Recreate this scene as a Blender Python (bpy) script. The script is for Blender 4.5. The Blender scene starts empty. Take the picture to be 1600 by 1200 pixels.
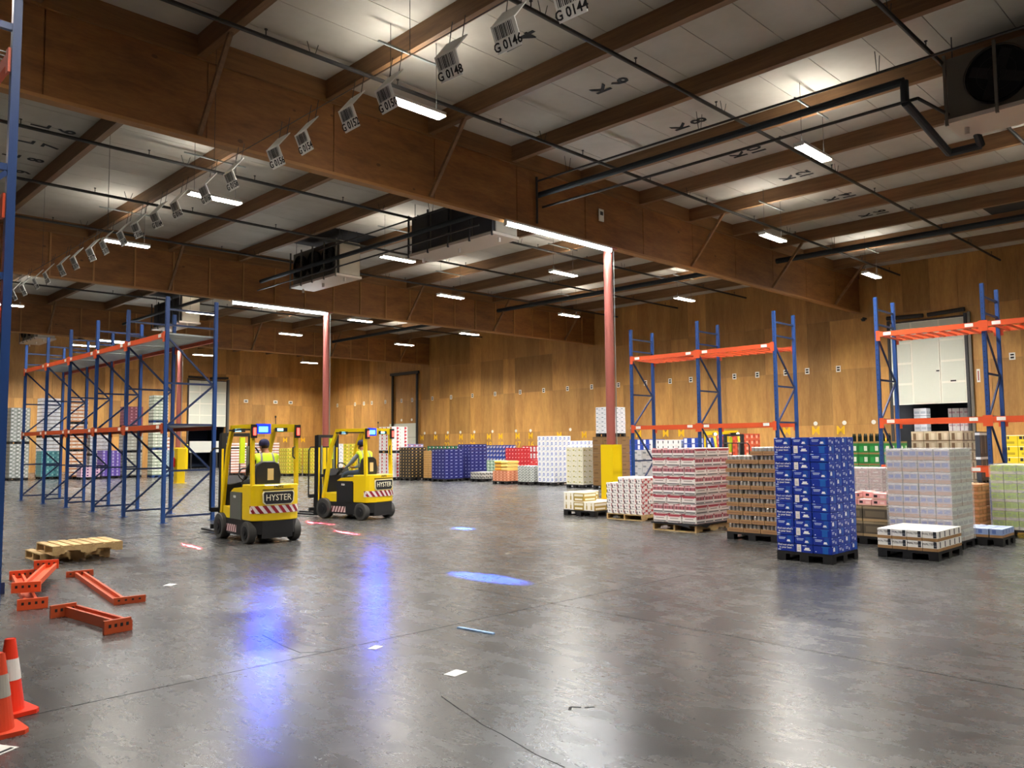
import bpy, math, random
from mathutils import Vector, Matrix
R = random.Random(7)
rad = math.radians
sc = bpy.context.scene
C = sc.collection

# ------------------------------------------------------------------ camera, world, exposure
cam_d = bpy.data.cameras.new('camera'); cam = bpy.data.objects.new('camera', cam_d); C.objects.link(cam)
def cam_matrix(p, y, r):
    f = Vector((math.cos(p)*math.cos(y), math.cos(p)*math.sin(y), math.sin(p)))
    rt = Vector((math.sin(y), -math.cos(y), 0)); up = rt.cross(f)
    r2 = math.cos(r)*rt + math.sin(r)*up; u2 = -math.sin(r)*rt + math.cos(r)*up
    m = Matrix((r2, u2, -f)).transposed().to_4x4(); m.translation = (0, 0, 1.8)
    return m
cam.matrix_world = cam_matrix(rad(4.26), rad(45.45), rad(-.49))
cam_d.sensor_fit = 'HORIZONTAL'; cam_d.sensor_width = 36; cam_d.lens = 1255.6/1600*36
cam_d.clip_start = .1; cam_d.clip_end = 300
sc.camera = cam
w = bpy.data.worlds.new('world'); sc.world = w; w.use_nodes = True
w.node_tree.nodes['Background'].inputs[0].default_value = (.5, .5, .55, 1)
w.node_tree.nodes['Background'].inputs[1].default_value = .02
sc.view_settings.view_transform = 'Standard'; sc.view_settings.look = 'None'
sc.view_settings.gamma = 1; sc.view_settings.use_curve_mapping = False
sc.view_settings.exposure = 1.32
sc.cycles.use_light_tree = False; sc.cycles.adaptive_threshold = .03; sc.cycles.max_bounces = 6; sc.cycles.diffuse_bounces = 3; sc.cycles.glossy_bounces = 3; sc.cycles.transmission_bounces = 2; sc.cycles.transparent_max_bounces = 6; sc.cycles.caustics_reflective = False
DOWN_W, UP_W, STRIP_E, BULB_E = 330.0, 16.0, 14.0, 26.0      # lamp powers

# ------------------------------------------------------------------ helpers
def lin(c):
    if isinstance(c, str):
        c = [int(c[i:i+2], 16)/255 for i in (0, 2, 4)]
    return tuple((v/12.92 if v <= .04045 else ((v+.055)/1.055)**2.4) for v in c)
MATS = {}
def mat(name, col='808080', rough=.5, metal=0., emit=0., spec=.5, coat=0.):
    if name in MATS: return MATS[name]
    m = bpy.data.materials.new(name); m.use_nodes = True; MATS[name] = m
    b = m.node_tree.nodes['Principled BSDF']; c = lin(col) + (1,)
    b.inputs['Base Color'].default_value = c; b.inputs['Roughness'].default_value = rough
    b.inputs['Metallic'].default_value = metal; b.inputs['Specular IOR Level'].default_value = spec
    b.inputs['Coat Weight'].default_value = coat
    if emit:
        b.inputs['Emission Color'].default_value = c; b.inputs['Emission Strength'].default_value = emit
    return m
class N:
    """small node-graph helper"""
    def __init__(s, m): s.t = m.node_tree; s.b = s.t.nodes['Principled BSDF']
    def new(s, ty, **kw):
        n = s.t.nodes.new(ty)
        for k, v in kw.items(): setattr(n, k, v)
        return n
    def link(s, a, b): s.t.links.new(a, b)
    def math(s, op, a, b=None, c=None):
        n = s.new('ShaderNodeMath', operation=op)
        for i, v in enumerate((a, b, c)):
            if v is None: continue
            if isinstance(v, (int, float)): n.inputs[i].default_value = v
            else: s.link(v, n.inputs[i])
        return n.outputs[0]
    def mix(s, f, a, b, mode='MIX'):
        n = s.new('ShaderNodeMix', data_type='RGBA', blend_type=mode)
        for i, v in ((0, f), (6, a), (7, b)):
            if isinstance(v, (int, float)): n.inputs[i].default_value = v
            elif isinstance(v, tuple): n.inputs[i].default_value = v if len(v) == 4 else v + (1,)
            else: s.link(v, n.inputs[i])
        return n.outputs[2]
    def coords(s, kind='Object', scale=(1, 1, 1), world=False):
        if world: o = s.new('ShaderNodeNewGeometry').outputs['Position']
        else: o = s.new('ShaderNodeTexCoord').outputs[kind]
        mp = s.new('ShaderNodeMapping'); mp.inputs['Scale'].default_value = scale; s.link(o, mp.inputs[0]); return mp.outputs[0]
    def noise(s, vec, scale, detail=4, rough=.6, dist=0.):
        n = s.new('ShaderNodeTexNoise'); n.inputs['Scale'].default_value = scale; n.inputs['Detail'].default_value = detail
        n.inputs['Roughness'].default_value = rough; n.inputs['Distortion'].default_value = dist; s.link(vec, n.inputs['Vector']); return n.outputs[0]
    def ramp(s, f, stops):
        n = s.new('ShaderNodeValToRGB'); e = n.color_ramp.elements
        while len(e) < len(stops): e.new(.5)
        for k, (p, c) in zip(e, stops):
            k.position = p; k.color = (lin(c) if isinstance(c, str) else c) + (1,)
        s.link(f, n.inputs[0]); return n.outputs[0]
    def bump(s, h, strength=.2, dist=.02):
        n = s.new('ShaderNodeBump'); n.inputs['Strength'].default_value = strength; n.inputs['Distance'].default_value = dist
        s.link(h, n.inputs['Height']); s.link(n.outputs[0], s.b.inputs['Normal'])
def wood(name, dark, light, scale=(1, 1, 1), rand=.35, rough=.55, knots=False, world=True):
    m = mat(name, light, rough); g = N(m)
    v = g.coords(scale=scale, world=world)
    n1 = g.noise(v, 1.2, 5, .65, .4); n2 = g.noise(v, 9, 3, .6)
    f = g.math('ADD', g.math('MULTIPLY', n1, .75), g.math('MULTIPLY', n2, .3))
    c = g.ramp(f, [(.3, dark), (.72, light)])
    rnd = g.new('ShaderNodeObjectInfo').outputs['Random']
    k = g.math('ADD', g.math('MULTIPLY', rnd, rand), 1 - rand*.62)
    hs = g.new('ShaderNodeHueSaturation'); g.link(c, hs.inputs['Color']); g.link(k, hs.inputs['Value'])
    hs.inputs['Saturation'].default_value = 1.0
    out = hs.outputs[0]
    if knots:
        vo = g.new('ShaderNodeTexVoronoi'); vo.inputs['Scale'].default_value = 1.1; g.link(g.coords(scale=(1, 1, 1.6), world=True), vo.inputs['Vector'])
        kf = g.math('LESS_THAN', vo.outputs['Distance'], .07)
        out = g.mix(g.math('MULTIPLY', kf, .55), out, lin('2a1608'))
    g.link(out, g.b.inputs['Base Color']); return m
def printed(name, base, rects, rough=.45, var=.0):
    """carton print: flat colour fields in the face's own UV square"""
    if name in MATS: return MATS[name]
    m = mat(name, base, rough); g = N(m)
    uv = g.new('ShaderNodeUVMap').outputs[0]; sp = g.new('ShaderNodeSeparateXYZ'); g.link(uv, sp.inputs[0])
    u, v = sp.outputs[0], sp.outputs[1]
    col = lin(base) + (1,)
    for (u0, v0, u1, v1, c) in rects:
        a = g.math('MULTIPLY', g.math('GREATER_THAN', u, u0), g.math('LESS_THAN', u, u1))
        b = g.math('MULTIPLY', g.math('GREATER_THAN', v, v0), g.math('LESS_THAN', v, v1))
        col = g.mix(g.math('MULTIPLY', a, b), col, lin(c) + (1,))
    if not isinstance(col, tuple): g.link(col, g.b.inputs['Base Color'])
    return m
class MB:
    def __init__(s): s.v = []; s.f = []; s.m = []; s.uv = []
    def quad(s, pts, mi=0, uv=None):
        k = len(s.v); s.v += [tuple(p) for p in pts]; s.f.append(tuple(range(k, k+len(pts)))); s.m.append(mi)
        s.uv.append(uv or [(0, 0)]*len(pts)); return s
    def box(s, x0, y0, z0, x1, y1, z1, mi=0, top=None, side=None):
        top = mi if top is None else top; side = mi if side is None else side
        U = [(0, 0), (1, 0), (1, 1), (0, 1)]
        s.quad([(x0,y1,z0),(x0,y0,z0),(x0,y0,z1),(x0,y1,z1)], mi, U)      # -X
        s.quad([(x1,y0,z0),(x1,y1,z0),(x1,y1,z1),(x1,y0,z1)], mi, U)      # +X
        s.quad([(x0,y0,z0),(x1,y0,z0),(x1,y0,z1),(x0,y0,z1)], side, U)    # -Y
        s.quad([(x1,y1,z0),(x0,y1,z0),(x0,y1,z1),(x1,y1,z1)], side, U)    # +Y
        s.quad([(x0,y0,z1),(x1,y0,z1),(x1,y1,z1),(x0,y1,z1)], top, U)
        s.quad([(x0,y1,z0),(x1,y1,z0),(x1,y0,z0),(x0,y0,z0)], top, U); return s
    def bar(s, p0, p1, a, b, mi=0, up=(0, 0, 1)):
        p0, p1 = Vector(p0), Vector(p1); d = (p1-p0).normalized(); up = Vector(up)
        if abs(d.dot(up)) > .98: up = Vector((0, 1, 0))
        x = d.cross(up).normalized(); y = x.cross(d)
        c = [x*(i*a/2)+y*(j*b/2) for i, j in ((-1,-1),(1,-1),(1,1),(-1,1))]
        A = [p0+q for q in c]; B = [p1+q for q in c]
        for i in range(4):
            j = (i+1) % 4; s.quad([A[j], A[i], B[i], B[j]][::-1], mi)
        s.quad(A[::-1], mi); s.quad(B, mi)
        return s
    def cyl(s, p0, p1, r, n=12, r2=None, mi=0, caps=True):
        p0, p1 = Vector(p0), Vector(p1); r2 = r if r2 is None else r2
        d = (p1-p0).normalized(); up = Vector((0, 0, 1)) if abs(d.z) < .95 else Vector((1, 0, 0))
        x = d.cross(up).normalized(); y = d.cross(x)
        A = [p0+(x*math.cos(2*math.pi*i/n)+y*math.sin(2*math.pi*i/n))*r for i in range(n)]
        B = [p1+(x*math.cos(2*math.pi*i/n)+y*math.sin(2*math.pi*i/n))*r2 for i in range(n)]
        for i in range(n): s.quad([A[i], A[(i+1) % n], B[(i+1) % n], B[i]], mi)
        if caps: s.quad(A[::-1], mi); s.quad(B, mi)
        return s
    def tube(s, pts, r, n=8, mi=0):
        for a, b in zip(pts[:-1], pts[1:]): s.cyl(a, b, r, n, mi=mi)
        return s
    def prism(s, poly, axis, a0, a1, mi=0):
        """poly: 2-D outline; axis 'x' -> (y,z), 'y' -> (x,z), 'z' -> (x,y)"""
        P = {'x': lambda p, a: (a, p[0], p[1]), 'y': lambda p, a: (p[0], a, p[1]), 'z': lambda p, a: (p[0], p[1], a)}[axis]
        A = [P(p, a0) for p in poly]; B = [P(p, a1) for p in poly]; n = len(poly)
        for i in range(n): s.quad([A[i], A[(i+1) % n], B[(i+1) % n], B[i]], mi)
        s.quad(A[::-1], mi); s.quad(B, mi); return s
    def mesh(s, name, *mats, smooth=False, bevel=0.):
        me = bpy.data.meshes.new(name); me.from_pydata(s.v, [], s.f)
        for m in mats: me.materials.append(m)
        me.polygons.foreach_set('material_index', s.m)
        ul = me.uv_layers.new(name='UVMap'); flat = [c for f in s.uv for q in f for c in q]; ul.data.foreach_set('uv', flat)
        import bmesh
        bm = bmesh.new(); bm.from_mesh(me); bmesh.ops.remove_doubles(bm, verts=bm.verts, dist=1e-5)
        bmesh.ops.recalc_face_normals(bm, faces=bm.faces)
        if bevel: bmesh.ops.bevel(bm, geom=list(bm.edges), offset=bevel, segments=1, affect='EDGES', clamp_overlap=True)
        bm.to_mesh(me); bm.free()
        if smooth: me.polygons.foreach_set('use_smooth', [True]*len(me.polygons))
        me.update(); return me
def ob(name, data, parent=None, loc=(0, 0, 0), rot=(0, 0, 0), mw=None):
    o = bpy.data.objects.new(name, data); C.objects.link(o); o.parent = parent
    if mw is not None: o.matrix_local = mw
    else: o.location = loc; o.rotation_euler = rot
    return o
def tag(o, label, cat, group=None, kind=None):
    o['label'] = label; o['category'] = cat
    if group: o['group'] = group
    if kind: o['kind'] = kind
    return o
def thing(name, label, cat, loc=(0, 0, 0), rot=(0, 0, 0), group=None, kind=None):
    o = ob(name, None, None, loc, rot); o.empty_display_size = .2; return tag(o, label, cat, group, kind)
ORD = ['first','second','third','fourth','fifth','sixth','seventh','eighth','ninth','tenth','eleventh','twelfth','thirteenth','fourteenth',
       'fifteenth','sixteenth','seventeenth','eighteenth','nineteenth','twentieth','twenty-first','twenty-second']
# text meshes (made first, while the scene is nearly empty)
TXT = {}
def text(s, size=1., mname='ink', extr=.002, shear=0., bold=False):
    key = (s, size, mname, shear)
    if key in TXT: return TXT[key]
    cu = bpy.data.curves.new('lettering', 'FONT'); cu.body = s; cu.size = size; cu.align_x = 'CENTER'; cu.align_y = 'CENTER'
    cu.extrude = extr; cu.shear = shear; cu.resolution_u = 2
    if bold: cu.offset = size*(.006 if mname == 'yellow_stencil' else .018)
    o = bpy.data.objects.new('t', cu); C.objects.link(o); dg = bpy.context.evaluated_depsgraph_get()
    me = bpy.data.meshes.new_from_object(o.evaluated_get(dg)); bpy.data.objects.remove(o); bpy.data.curves.remove(cu)
    me.name = 'lettering'; me.materials.clear(); me.materials.append(MATS[mname]); TXT[key] = me; return me
def frame(xa, ya, za, loc):
    m = Matrix((xa, ya, za)).transposed().to_4x4(); m.translation = loc; return m
def on_negx(loc): return frame((0,-1,0), (0,0,1), (-1,0,0), loc)
def on_negy(loc): return frame((1,0,0), (0,0,1), (0,-1,0), loc)
mat('ink', '08080a', .7); mat('yellow_stencil', 'f6c416', .6); mat('cream_ink', 'f6f0d2', .5); mat('white_ink', 'f2f2f2', .5); mat('red_ink', '9c1c26', .5)
SIGN_NO = [144 + 2*i for i in range(22)]
for n in SIGN_NO: text('G 0%d' % n, .125, extr=.001, bold=True)
for n in (4, 6, 8, 10, 12, 14, 16): text('K', .62, extr=.004, bold=True); text(str(n), .62, extr=.004, bold=True)
for s in 'L6789': text(s, .62, extr=.004, bold=True)
for s in ['M', '22', '21', '20', '19', '18', '17', '16']: text(s, .62, 'yellow_stencil', .003, bold=True)
text('HYSTER', .2, 'cream_ink', .003, shear=.18, bold=True); text('74392', .075, 'ink', .001, bold=True); text('7628', .06, 'white_ink', .001, bold=True)
text('HYSTER', .1, 'ink', .002, bold=True)
text("Find out what's\nin your beer.", .04, 'white_ink', .0006, bold=True); text('WALTER', .045, 'ink', .0006)

# ------------------------------------------------------------------ materials of the building
M_ply = wood('plywood_wall', 'a5723a', 'd4a25a', (1.6, 1.6, .3), .46, .55)
M_plyg = wood('plywood_girder', '6b4220', 'a06c36', (.5, 2, 2.2), .16, .6, knots=True)
M_glu = wood('glulam', '63452a', '8f6a44', (6, .35, 7), .14, .55)
M_gluX = wood('glulam_chord', '684724', '94683a', (.35, 6, 7), .12, .55)
M_lip = mat('pine_edge', 'a87843', .6)
M_ceil = mat('ceiling_panel', 'd9d4c8', .75); g = N(M_ceil)
cn = g.noise(g.coords(world=True), .7, 4, .6)
g.link(g.ramp(cn, [(.3, 'b3ada0'), (.7, 'c6c1b5')]), g.b.inputs['Base Color'])
M_gap = mat('ceiling_backing', 'd8d2c4', .8)
M_blackpanel = mat('dark_ceiling_panel', '17181b', .8)  # near-black slabs set into the ceiling
M_red = mat('column_red', '9a5348', .45); M_yel = mat('safety_yellow', 'ecc800', .4)
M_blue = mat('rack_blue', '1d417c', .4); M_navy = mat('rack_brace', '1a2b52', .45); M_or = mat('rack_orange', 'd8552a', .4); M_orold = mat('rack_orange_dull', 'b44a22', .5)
M_galv = mat('galvanised', '9aa19d', .42, .55); M_pipe = mat('black_pipe', '26221f', .55); M_ins = mat('pipe_insulation', '1b2226', .7)
M_white = mat('white_paint', 'e6e6df', .5); M_door = mat('dock_door_white', 'dcdfd2', .5); M_rib = mat('door_rail', 'f1efe2', .5)
M_blk = mat('black_plastic', '141416', .5); M_dark = mat('dark_void', '0c0d10', .9); M_gry = mat('grey_sheet', '6f6b62', .5, .2); M_gry2 = mat('coil_grey', '3a3a3d', .6)
M_tag = mat('tag_white', 'eceae4', .5); M_rub = mat('rubber', '3d3c3a', .75); M_pan = mat('drain_pan', 'c9bcae', .45)
M_wire = mat('thin_wire', '40403e', .5, .4)
# polished concrete: colour, scuffs and gloss follow the floor itself
M_floor = mat('polished_concrete', '5b5a57', .3); g = N(M_floor)
wv = g.coords(world=True); big = g.noise(wv, .33, 8, .68, 1.0); sm = g.noise(wv, 2.1, 10, .74, .9); fine = g.noise(wv, 11, 6, .7, .4)
f = g.math('ADD', g.math('MULTIPLY', big, .42), g.math('ADD', g.math('MULTIPLY', sm, .38), g.math('MULTIPLY', fine, .2)))
g.link(g.ramp(f, [(.36, '2f2f30'), (.5, '444444'), (.64, '605f5c')]), g.b.inputs['Base Color'])
rg = g.math('ADD', g.math('MULTIPLY', sm, .14), g.math('ADD', g.math('MULTIPLY', g.noise(g.coords(world=True, scale=(1, .25, 1)), 6, 8, .7, .5), .16), .12)); g.link(rg, g.b.inputs['Roughness'])
g.b.inputs['Specular IOR Level'].default_value = .5
def emitter(name, col, strength):
    return mat(name, col, .5, emit=strength)
M_led = emitter('led_diffuser', 'fff6e8', BULB_E); M_strip = emitter('led_tube', 'f4fbff', STRIP_E)

# ------------------------------------------------------------------ large structure
XW, YF, ZC = 40.53, 66.3, 10.4
XL, YB = -14., -14.
XJ = [20.5 + 13.71*k for k in range(-3, 3)]; YJ = [16.45 + 10.18*k for k in range(-4, 6)]
XJ = [XL] + [x for x in XJ if XL+1 < x < XW-1] + [XW]; YJ = [YB] + [y for y in YJ if YB+1 < y < YF-1] + [YF]
floor = ob('floor', MB().box(XL, YB, -.3, XW+6.5, YF+6, -.02).mesh('floor', mat('joint_dirt', '1c1b1a', .9)))
tag(floor, 'dark polished concrete warehouse floor with saw-cut joints', 'floor', kind='structure')
for i in range(len(XJ)-1):
    for j in range(len(YJ)-1):
        e = .007
        ob('slab', MB().box(XJ[i]+e, YJ[j]+e, -.02, XJ[i+1]-e, YJ[j+1]-e, 0).mesh('slab', M_floor), floor)
def ground_line(name, pts, w_, m):
    mb = MB()
    for (xa, ya), (xb, yb) in zip(pts[:-1], pts[1:]): mb.bar((xa, ya, .0005), (xb, yb, .0005), w_, .001)
    ob(name, mb.mesh(name, m), floor)
M_crk = mat('crack_dark', '161514', .9)
ground_line('crack', [(3.77, 4.58), (3.7, 4.35), (3.58, 3.93), (3.55, 3.73), (3.46, 3.34), (3.44, 3.1)], .008, M_crk); ground_line('crack', [(3.78, 7.27), (3.71, 6.77), (3.69, 6.4), (3.85, 6.3)], .006, M_crk)
ground_line('scuff_mark', [(4.18, 3.72), (4.24, 3.76), (4.28, 3.7)], .02, M_crk); ground_line('scuff_mark', [(4.29, 3.68), (4.35, 3.64)], .02, M_crk)
# purlins, ceiling panels, girders
PX = [6.75 + 3.07*k for k in range(-6, 12)]; PW = .17; ZP = 9.95
GY = [16.2, 33.4, 50.65]; GT = .17; ZG = 8.18
BAYS = [(YB, GY[0]), (GY[0]+GT, GY[1]), (GY[1]+GT, GY[2]), (GY[2]+GT, YF)]
BN = ['open bay nearest the camera', 'second bay', 'third bay', 'bay along the far wall']
ceil = ob('ceiling', MB().box(XL, YB, ZC+.05, XW, YF, ZC+.2).mesh('ceiling', M_gap))
tag(ceil, 'white panelled warehouse ceiling between the timber beams', 'ceiling', kind='structure')
rest = MB(); pm = {}
for bi, (a, b) in enumerate(BAYS):
    n = max(1, round((b-a)/1.22)); dy = (b-a)/n
    for k, x in enumerate(PX):
        xa, xb = x+PW, (PX[k+1] if k+1 < len(PX) else XW)
        if k == len(PX)-1: xb = XW
        if xb - xa < .2: continue
        for j in range(n):
            y = a+dy*j
            near = (bi == 0 and x > 3.5 and y > 3.4) or (bi == 1 and x > 0.4)
            if near and not (bi == 1 and x > 34):
                key = (bi, round(xb-xa, 2))
                if key not in pm: pm[key] = MB().box(.008, .008, 0, xb-xa-.008, dy-.008, .05).mesh('ceiling_panel', M_ceil)
                ob('ceiling_panel', pm[key], ceil, (xa, y, ZC+.03*0))
            else: rest.box(xa+.008, y+.008, ZC, xb-.008, y+dy-.008, ZC+.05)
o = ob('ceiling_panel_field', rest.mesh('ceiling_panel_field', M_ceil), ceil); o['kind'] = 'stuff'
for bi, (a, b) in enumerate(BAYS):
    me = MB().box(0, a, ZP, PW, b, ZC+.04).mesh('ceiling_purlin', M_glu)
    for k, x in enumerate(PX):
        if bi == 0 and x < -6: continue
        if bi > 0 and x < 0: continue
        p = ob('ceiling_purlin', me, None, (x, 0, 0))
        tag(p, 'glulam ceiling beam, %s from the lettered side wall, in the %s' % (ORD[len(PX)-1-k], BN[bi]), 'beam', 'glulam roof beams', 'structure')
GN = ['nearest', 'middle', 'farthest']
for gi, y in enumerate(GY):
    t = thing('roof_girder', 'deep plywood box girder carrying the roof, %s of the three' % GN[gi], 'girder', group='plywood box girders', kind='structure')
    ob('top_chord', MB().box(XL, y-.05, 9.9, XW, y+GT+.05, ZC+.04).mesh('top_chord', M_gluX), t)
    ob('bottom_chord', MB().box(XL, y-.04, ZG, XW, y+GT+.04, ZG+.07).mesh('bottom_chord', M_lip), t)
    step = 3.07 if gi == 0 else 1.535
    x = PX[0]+.25; xs = [XL]
    while x < XW-.4: xs.append(x); x += step
    xs.append(XW)
    for xa, xb in zip(xs[:-1], xs[1:]):
        if xb < -1: continue
        ob('web_panel', MB().box(xa+.012, y, ZG+.07, xb-.012, y+GT, 9.9).mesh('web_panel', M_plyg), t)
    ob('web_core', MB().box(XL, y+.03, ZG+.05, XW, y+GT-.03, 9.95).mesh('web_core', M_plyg), t)
    if gi:
        for xa in xs[1:-1]:
            if xa > 3: ob('batten', MB().box(xa-.03, y-.04, ZG+.07, xa+.03, y, 9.9).mesh('batten', M_lip), t)
    for k, x in enumerate(PX):
        if x < 0 or k % 2 == 1 or abs(x-19.03) < 1: continue
        ob('diagonal_brace', MB().bar((x+.08, y-1.45, ZP+.05), (x+.08, y-.04, ZG+.1), .09, .09).mesh('diagonal_brace', M_glu), t)
# walls
def panel_wall(name, label, along, a0, a1, holes=()):
    wl = thing(name, label, 'wall', kind='structure')
    rows = [(0, 2.62), (2.62, 5.42), (5.42, 7.95), (7.95, ZC+.04)]
    n = round((a1-a0)/1.22); da = (a1-a0)/n; mesh = {}
    for i in range(n):
        for r, (z0, z1) in enumerate(rows):
            a, b = a0+i*da, a0+(i+1)*da
            segs = [(a, b, z0, z1)]
            for (h0, h1, hz) in holes:
                out = []
                for (p, q, s0, s1) in segs:
                    if q <= h0 or p >= h1 or s0 >= hz: out.append((p, q, s0, s1)); continue
                    if p < h0: out.append((p, h0, s0, s1))
                    if q > h1: out.append((h1, q, s0, s1))
                    if s1 > hz: out.append((max(p, h0), min(q, h1), hz, s1))
                segs = out
            for (p, q, s0, s1) in segs:
                if q-p < .03: continue
                e = .004
                key = (round(q-p, 3), round(s0, 3), round(s1, 3))
                if key not in mesh:
                    mesh[key] = (MB().box(0, e, s0+e, .05, q-p-e, s1-e) if along == 'y' else MB().box(e, 0, s0+e, q-p-e, .05, s1-e)).mesh('plywood_panel', M_ply)
                off = R.uniform(0, .008)
                ob('plywood_panel', mesh[key], wl, (XW-.05+off, p, 0) if along == 'y' else (p, YF-.05+off, 0))
    return wl
D2 = (11.5, 14.75, 7.55); D1 = (27.55, 30.75, 7.4)
wall_r = panel_wall('wall_right', 'long plywood-clad side wall with yellow M lane letters', 'y', 2.0, YF, [(D2[0], D2[1], D2[2])])
wall_b = panel_wall('wall_back', 'plywood-clad far end wall with a dock door', 'x', 4.0, XW-.05, [(D1[0], D1[1], D1[2])])
m_w = mat('plain_wall', '8a6236', .7)
def slabwall(name, label, *b):
    tag(ob(name, MB().box(*b).mesh(name, m_w)), label, 'wall', kind='structure')
bk = MB(); bk.box(XW+.001, YB, 0, XW+.3, D2[0], ZC+.2); bk.box(XW+.001, D2[1], 0, XW+.3, YF+.3, ZC+.2); bk.box(XW+.001, D2[0], D2[2], XW+.3, D2[1], ZC+.2)
ob('wall_core', bk.mesh('wall_core', m_w), wall_r)
bk = MB(); bk.box(XL, YF+.001, 0, D1[0], YF+.3, ZC+.2); bk.box(D1[1], YF+.001, 0, XW, YF+.3, ZC+.2); bk.box(D1[0], YF+.001, D1[2], D1[1], YF+.3, ZC+.2)
ob('wall_core', bk.mesh('wall_core', m_w), wall_b)
slabwall('wall_left', 'plain timber wall out to the side of the racks', XL-.3, YB, 0, XL, YF, ZC+.2)
slabwall('wall_front', 'plain timber wall behind the viewpoint', XL, YB-.3, 0, XW, YB, ZC+.2)
# marks on the side wall
plate = MB().box(-.012, -.12, -.16, 0, .12, .16).mesh('location_tag', M_tag); disc = MB().cyl((-.012, 0, 0), (0, 0, 0), .11, 14).mesh('lane_disc', M_tag)
ink_b = MB().box(-.014, -.07, -.1, -.012, .07, -.02).box(-.014, -.07, .03, -.012, .07, .1).mesh('tag_print', MATS['ink'])
for y in (64.1, 61.2, 59.8, 58.6, 56.6, 54.3, 52.85, 50.2, 47.9, 45.4, 42.9, 40.3, 38.0, 35.8, 33.7, 31.5, 29.4, 27.6, 26.15, 23.3, 21.9, 20.25, 19.05, 17.4, 9.65, 7.2):
    o = ob('location_tag', plate, wall_r, (XW-.05, y, 5.47)); ob('tag_print', ink_b, o)
for y in (51.2, 49.85, 48.3, 46.8, 45.2, 43.2, 40.75, 39.3, 35.6, 30.5, 28.2, 26.2, 20.2, 18.7, 17.2, 15.75): ob('lane_disc', disc, wall_r, (XW-.05, y, 2.72))
for y in (54.3, 52.9): ob('lane_disc', disc, wall_r, (XW-.05, y, 3.85))
for y, nn in ((51.55, 0), (49.8, 0), (48.4, 22), (46.75, 21), (45.4, 20), (43.6, 19), (42.35, 18), (40.6, 17), (39.3, 16), (36.6, 0), (34.4, 0), (32.2, 0), (30.0, 0), (28.0, 0), (26.9, 0), (20.3, 0), (18.7, 0), (17.4, 0)):
    ob('painted_letter', text('M', .62, 'yellow_stencil'), wall_r, mw=on_negx((XW-.056, y, 2.33)))
    if nn: ob('painted_number', text(str(nn), .62, 'yellow_stencil'), wall_r, mw=on_negx((XW-.056, y, 1.72)))
plx = MB().box(-.2, -.012, -.14, .2, 0, .14).mesh('location_tag', M_tag); inx = MB().box(-.12, -.014, -.07, .12, -.012, .06).mesh('tag_print', mat('tag_grey', '707070', .6))
for x in (32.6, 35.4, 36.9): o = ob('location_tag', plx, wall_b, (x, YF-.05, 5.72)); ob('tag_print', inx, o)
for x in (36.4, 38.2, 39.9): ob('painted_letter', text('M', .62, 'yellow_stencil'), wall_b, mw=on_negy((x, YF-.056, 2.3)))
# dock doors: raised door leaf in front of a dark opening
def dock_door(name, label, width, z0, z1, mw, passdoor):
    t = ob(name, None); t.matrix_world = mw; tag(t, label, 'dock door', kind='structure')
    rows, cols = 4, [0, .29, .67, 1.0]; h = (z1-z0)/rows
    ob('door_leaf', MB().box(0, -.02, z0, width, .04, z1).mesh('door_leaf', M_rib), t)
    for r in range(rows):
        for c in range(3):
            ob('door_panel', MB().box(cols[c]*width+.05, -.035, z0+r*h+.05, cols[c+1]*width-.05, -.02, z0+(r+1)*h-.05).mesh('door_panel', M_door), t)
    if passdoor:
        p = ob('pass_door', MB().box(.30*width, -.06, z0+.05, .66*width, -.035, z1-.75).mesh('pass_door', M_door), t)
        ob('door_frame', MB().box(.29*width, -.07, z0, .305*width, -.03, z1-.7).box(.655*width, -.07, z0, .67*width, -.03, z1-.7).box(.29*width, -.07, z1-.75, .67*width, -.03, z1-.7).mesh('door_frame', M_rib), p)
        ob('door_handle', MB().box(.62*width, -.09, z0+1.5, .66*width, -.06, z0+1.56).mesh('door_handle', M_blk), p)
        ob('pull_handle', MB().box(.8*width, -.06, z0+1.0, .87*width, -.035, z0+1.06).mesh('pull_handle', M_blk), t)
    ob('guide_rail', MB().box(-.12, -.1, 0, -.02, .05, z1+.15).mesh('guide_rail', M_gry2), t); ob('guide_rail', MB().box(width+.02, -.1, 0, width+.14, .05, z1+.15).mesh('guide_rail', M_gry2), t)
    ob('side_trim', MB().box(width+.16, -.06, 0, width+.28, .05, z1+.2).mesh('side_trim', M_gry), t)
    ob('spring_shaft', MB().cyl((-.1, -.12, z1+.28), (width*.48, -.12, z1+.24), .1, 10).mesh('spring_shaft', M_pipe), t); ob('spring_shaft', MB().cyl((width*.54, -.12, z1+.24), (width+.1, -.12, z1+.32), .1, 10).mesh('spring_shaft', M_pipe), t)
    return t
dock_door('door_1', 'white raised dock door with a framed pass door, in the side wall', D2[1]-D2[0], 3.5, 7.45, frame((0,-1,0), (1,0,0), (0,0,1), (XW-.12, D2[1], 0)), True)
dock_door('door_2', 'white raised dock door in the far end wall behind the blue rack', D1[1]-D1[0], 3.46, 7.3, frame((1,0,0), (0,1,0), (0,0,1), (D1[0], YF-.12, 0)), False)
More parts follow.
